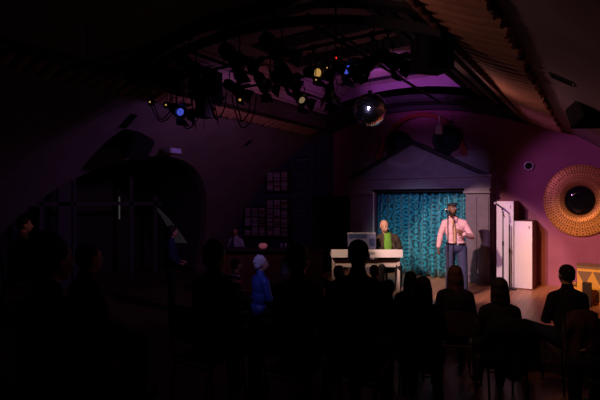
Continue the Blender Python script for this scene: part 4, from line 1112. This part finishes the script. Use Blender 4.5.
# dark partition between shelves and portico
bm = bmesh.new(); xl, xr = onY(313, 200, 10.5).x, PX0 - .06
box(bm, xl, xr, 10.5, 10.96, 0.0, 2.25); box(bm, xl - .03, xr, 10.46, 10.96, 2.25, 2.31)
bevel(o := new_obj('dark_cupboard', bm, M['black'])); tag(o, 'tall black cupboard between the bar pictures and the portico', 'cupboard')
ell_bm = None

# ================================================================ LIGHTING RIG
RZ = 4.28
def pipe(a, b, label, r=.024):
    bm = bmesh.new(); cyl(bm, a, b, r, n=12); o = new_obj('rig_pipe', bm, M['black'], None, True); tag(o, label, 'lighting pipe', 'rig pipes'); return o
pipe((-5.9, 5.2, RZ), (-1.6, 5.2, RZ), 'black lighting pipe across the roof opening nearest the audience')
pipe((-5.9, 6.4, RZ + .02), (-1.6, 6.4, RZ + .02), 'black lighting pipe across the middle of the roof opening')
pipe((-4.9, 4.45, RZ + .05), (-4.9, 9.8, RZ + .05), 'black lighting pipe running lengthways on the left of the roof opening')
pipe((-2.9, 4.45, RZ + .05), (-2.9, 9.8, RZ + .05), 'black lighting pipe running lengthways on the right of the roof opening')
pipe((-6.2, 3.3, 3.95), (-1.4, 3.3, 3.95), 'black lighting pipe below the vault in front of the roof opening')
for x, y, za, zb in ((-4.9, 5.2, RZ, 4.95), (-2.9, 5.2, RZ, 4.95), (-4.9, 6.4, RZ, 4.9), (-2.9, 6.4, RZ, 4.9), (-5.5, 3.3, 3.95, vz(-5.5)), (-2.2, 3.3, 3.95, vz(-2.2))):
    bm = bmesh.new(); cyl(bm, (x, y, za), (x, y, zb), .012, n=8); lathe(bm, [(.001, 0), (.04, 0), (.04, .012), (.001, .012)], 16, Matrix.Translation((x, y, zb - .012)))
    tag(new_obj('pipe_hanger', bm, M['black']), 'thin black rod holding the %s lighting pipe at its %s end' % ({5.2: 'nearest', 6.4: 'middle', 3.3: 'front'}[y], 'left' if x < -4 else 'right'), 'hanger', 'pipe hangers')

def make_can(lens):
    """stage light: local -Z is the beam; clamp at local origin top"""
    t = thing('stage_light', (0, 0, 0), 0, 'x', 'stage light')
    hd = bpy.data.objects.new('lamp_head', None)
    bm = bmesh.new()
    lathe(bm, [(.03, .17), (.07, .15), (.085, .10), (.085, .04), (.078, .03), (.078, -.02), (.10, -.06), (.105, -.16), (.098, -.16), (.092, -.07), (.07, -.04)], 24)
    body = new_obj('lamp_housing', bm, M['black'], t, True)
    bm = bmesh.new(); lathe(bm, [(.001, -.105), (.05, -.105), (.058, -.11), (.05, -.118), (.001, -.125)], 24); new_obj('lens', bm, lens, body, True)
    for k in range(4):
        a = k * pi / 2; R = Matrix.Rotation(a, 4, 'Z')
        bm = bmesh.new(); vs = [bm.verts.new(R @ Vector(p)) for p in ((-.08, .10, -.16), (.08, .10, -.16), (.11, .17, -.27), (-.11, .17, -.27))]; bm.faces.new(vs)
        bd = new_obj('barn_door', bm, M['black'], body); bd.modifiers.new('s', 'SOLIDIFY').thickness = .004
    bm = bmesh.new(); tube(bm, [(-.11, 0, .02), (-.12, 0, .14), (-.09, 0, .24), (.09, 0, .24), (.12, 0, .14), (.11, 0, .02)], .010, 6)
    yk = new_obj('yoke', bm, M['black'], t, True)
    bm = bmesh.new(); cyl(bm, (0, 0, .24), (0, 0, .33), .014, n=8); box(bm, -.03, .03, -.03, .03, .30, .37); new_obj('clamp', bm, M['black'], t)
    return t, body
kinds = {k: make_can(M[k]) for k in ('lens_off', 'lens_amber', 'lens_blue', 'lens_violet', 'lens_white')}
used = set()
def can(loc, aim, lens, label, s=1.0):
    src = kinds[lens][0]
    if lens in used: t = copy_tree(src)
    else: t = src; used.add(lens)
    t.location = Vector(loc); t.scale = (s,) * 3; t['label'] = label
    d = Vector(aim); yaw = atan2(d.y, d.x)
    t.rotation_euler = (0, 0, yaw + pi / 2)
    tilt = pi / 2 - math.asin(max(-1, min(1, -d.normalized().z)))
    for ch in t.children:
        if ch.name.startswith('lamp_housing'): ch.rotation_euler = (-tilt, 0, 0)
    return t
def at_Y(px, py, Y): return onY(px, py, Y)
def hang(px, Y, zpipe, aim, lens, label, s=1.0):
    p = onY(px, 100, Y); return can((p.x, Y, zpipe - .34 * s), aim, lens, label, s)
hang(262, 5.2, RZ, (-.2, 1, -.45), 'lens_off', 'unlit stage light on the nearest pipe right of the cable tangle')
hang(281, 5.2, RZ, (.9, .15, -.5), 'lens_off', 'stage light with a faint ring on the nearest pipe')
hang(313, 5.2, RZ, (.9, -.35, -.30), 'lens_amber', 'stage light with an amber glowing lens')
hang(342, 5.2, RZ, (.75, -.25, -.5), 'lens_blue', 'stage light glowing blue left of the mirror ball')
hang(372, 5.2, RZ, (-.5, -.7, -.6), 'lens_off', 'unlit stage light above the mirror ball')
hang(388, 5.2, RZ, (.85, -.12, -.6), 'lens_white', 'stage light with a warm white slot right of the mirror ball')
hang(299, 6.4, RZ + .02, (.75, -.30, -.6), 'lens_white', 'stage light with a warm white slot at the left of the middle pipe')
hang(330, 6.4, RZ + .02, (-.4, .8, -.5), 'lens_off', 'unlit stage light hanging from the middle pipe behind the blue one')
hang(205, 5.2, RZ, (.2, .9, -.6), 'lens_off', 'unlit stage light in the cable tangle at the left of the rig')
hang(233, 5.2, RZ, (.8, .2, -.5), 'lens_violet', 'stage light glowing faint violet in the cable tangle')
FL = P(177, 110, 6.9)
can(FL, (.9, -.2, -.4), 'lens_blue', 'stage light glowing blue at the far left end of the rig')
bm = bmesh.new(); cyl(bm, FL + Vector((0, 0, .3)), FL + Vector((0, 0, .95)), .012, n=8); tag(new_obj('pipe_hanger', bm, M['black']), 'thin black rod holding the far left stage light', 'hanger')
# front-of-house fixtures behind the beams that light the stage (out on the front pipe)
for k, (x, lab) in enumerate(((-3.6, 'leftmost stage light of the front pipe'), (-3.0, 'middle stage light of the front pipe'), (-2.5, 'rightmost stage light of the front pipe'))):
    can((x, 3.3, 3.95 - .34), (.05, 1, -.4), 'lens_off', lab, .9)
# small lights on the fixtures
for px, py, d, mname, lab, r in ((150, 102, 6.7, 'lens_amber', 'tiny amber pilot light at the left of the cable tangle', .012), (166, 105, 6.7, 'lens_amber', 'tiny amber pilot light beside the blue stage light', .014),
                        (240, 100, 6.2, 'lens_amber', 'tiny amber pilot light right of the cable tangle', .018), (316, 80, 5.9, 'lens_amber', 'tiny amber pilot light left of the blue stage light, lower of the pair', .011),
                        (327, 68, 5.9, 'lens_amber', 'tiny amber pilot light above the blue stage light', .010), (336, 58, 5.9, 'led_red', 'tiny red standby light above the blue stage light', .012)):
    p = P(px, py, d); t = thing('pilot_light', p, TH, lab, 'indicator light')
    bm = bmesh.new(); ell(bm, (0, -.01, 0), (r, r, r), seg=10, rings=8); new_obj('bulb', bm, M[mname], t, True)
    bm = bmesh.new(); box(bm, -.04, .04, 0, .10, -.04, .05); bevel(new_obj('box', bm, M['black'], t), .006)
    bm = bmesh.new(); cyl(bm, (0, .05, .05), (0, .05, RZ - p.z if p.z < RZ else .1), .006, n=6); new_obj('drop_rod', bm, M['black'], t)
# cable tangle and loops
def loop(p0, p1, sag, label, r=.010):
    a, b = Vector(p0), Vector(p1); pts = []
    for i in range(21):
        f = i / 20; w = sin(pi * f); p = a.lerp(b, f); p.z -= sag * (w ** .6 if w > 0 else 0); p += Vector((0, .02 * sin(9 * f), 0)); pts.append(p)
    bm = bmesh.new(); tube(bm, pts, r, 7); tag(new_obj('hanging_cable', bm, M['cable'], None, True), label, 'cable', 'cable loops under the rig')
CL = ['leftmost and widest by the far left blue light', 'inside the leftmost loop', 'left of the dimmer box', 'right of the dimmer box by the violet light', 'inside the loop by the violet light', 'directly under the dimmer box', 'at the left edge of the dimmer box', 'short and high beside the amber stage light']
for a, b, y, sag, top_ in ((148, 177, 5.0, .50, 92), (152, 172, 4.9, .40, 95), (176, 201, 5.1, .52, 97), (232, 256, 5.2, .50, 95), (236, 250, 5.0, .38, 95), (208, 226, 5.1, .42, 92), (196, 214, 5.2, .30, 88), (310, 330, 5.3, .18, 62)):
    p, q_ = onY(a, top_, y), onY(b, top_, y); zt = max(p.z, q_.z)
    loop(p, q_, sag, 'black cable loop %s' % CL.pop(0))
    
bm = bmesh.new()   # bundled junction box at the tangle
c = onY(205, 92, 5.2); box(bm, c.x - .22, c.x + .24, 5.05, 5.35, RZ - .42, RZ - .03); box(bm, c.x - .12, c.x + .1, 5.1, 5.3, RZ - .75, RZ - .42)
for k in range(14):
    x = c.x + random.uniform(-.3, .3); tube(bm, [(x, 5.2 + random.uniform(-.1, .1), RZ), (x + random.uniform(-.1, .1), 5.1, RZ - .3), (x + random.uniform(-.15, .15), 5.15, RZ - random.uniform(.5, .95))], .009, 5)
o = new_obj('dimmer_pack', bm, M['cable']); tag(o, 'black dimmer box trailing cables at the left of the rig', 'dimmer box')
# hanging black loudspeaker near the right eave
p = P(432, 55, 4.7)
t = thing('hanging_loudspeaker', p, TH + .3, 'large black loudspeaker box hung by the right tiled strip', 'loudspeaker')
bm = bmesh.new(); box(bm, -.17, .17, -.15, .15, -.17, .17); bevel(new_obj('cabinet', bm, M['black_cloth'], t), .012)
bm = bmesh.new(); box(bm, -.15, .15, -.165, -.15, -.15, .15); bevel(new_obj('grille', bm, M['black_cloth'], t), .004)
bm = bmesh.new(); zc = vz(p.x) - p.z + .25
for sx in (-1, 1): box(bm, sx * .18 - .006, sx * .18 + .006, -.02, .02, -.05, .22)
box(bm, -.186, .186, -.02, .02, .21, .222); cyl(bm, (0, 0, .22), (0, 0, zc), .014, n=8); new_obj('bracket', bm, M['black'], t)

# ---- mirror ball
p = P(370, 110, 6.8); t = thing('mirror_ball', p, 0, 'mirror ball hanging over the audience before the stage', 'mirror ball')
bm = bmesh.new(); ell(bm, (0, 0, 0), (.243,) * 3, seg=32, rings=20); new_obj('core', bm, M['grout'], t, True)
bm = bmesh.new(); rb = .25; nr = 26
for i in range(nr):
    la = -pi / 2 + pi * (i + .5) / nr; nn = max(4, int(2 * pi * cos(la) * rb / .030))
    for k in range(nn):
        lo = 2 * pi * k / nn; c = Vector((cos(la) * cos(lo), cos(la) * sin(lo), sin(la)))
        e1 = Vector((-sin(lo), cos(lo), 0)); c2 = (c + Vector([random.uniform(-.05, .05) for _ in range(3)])).normalized(); e1 = (e1 - c2 * e1.dot(c2)).normalized(); e2 = c2.cross(e1)
        h1 = min(.0135, pi * cos(la) * rb / nn * .92); h2 = .0135
        vs = [bm.verts.new(c * rb + e1 * a * h1 + e2 * b * h2) for a, b in ((-1, -1), (1, -1), (1, 1), (-1, 1))]; bm.faces.new(vs)
tag(new_obj('mirror_tiles', bm, M['facet'], t, recalc=False), 'small square mirror tiles')
bm = bmesh.new(); cyl(bm, (0, 0, .24), (0, 0, .29), .035); cyl(bm, (0, 0, .28), (0, 0, 4.95 - p.z), .004, n=6); new_obj('hanging_wire', bm, M['chrome'], t, True)

bpy.data.scenes.remove(TMP)
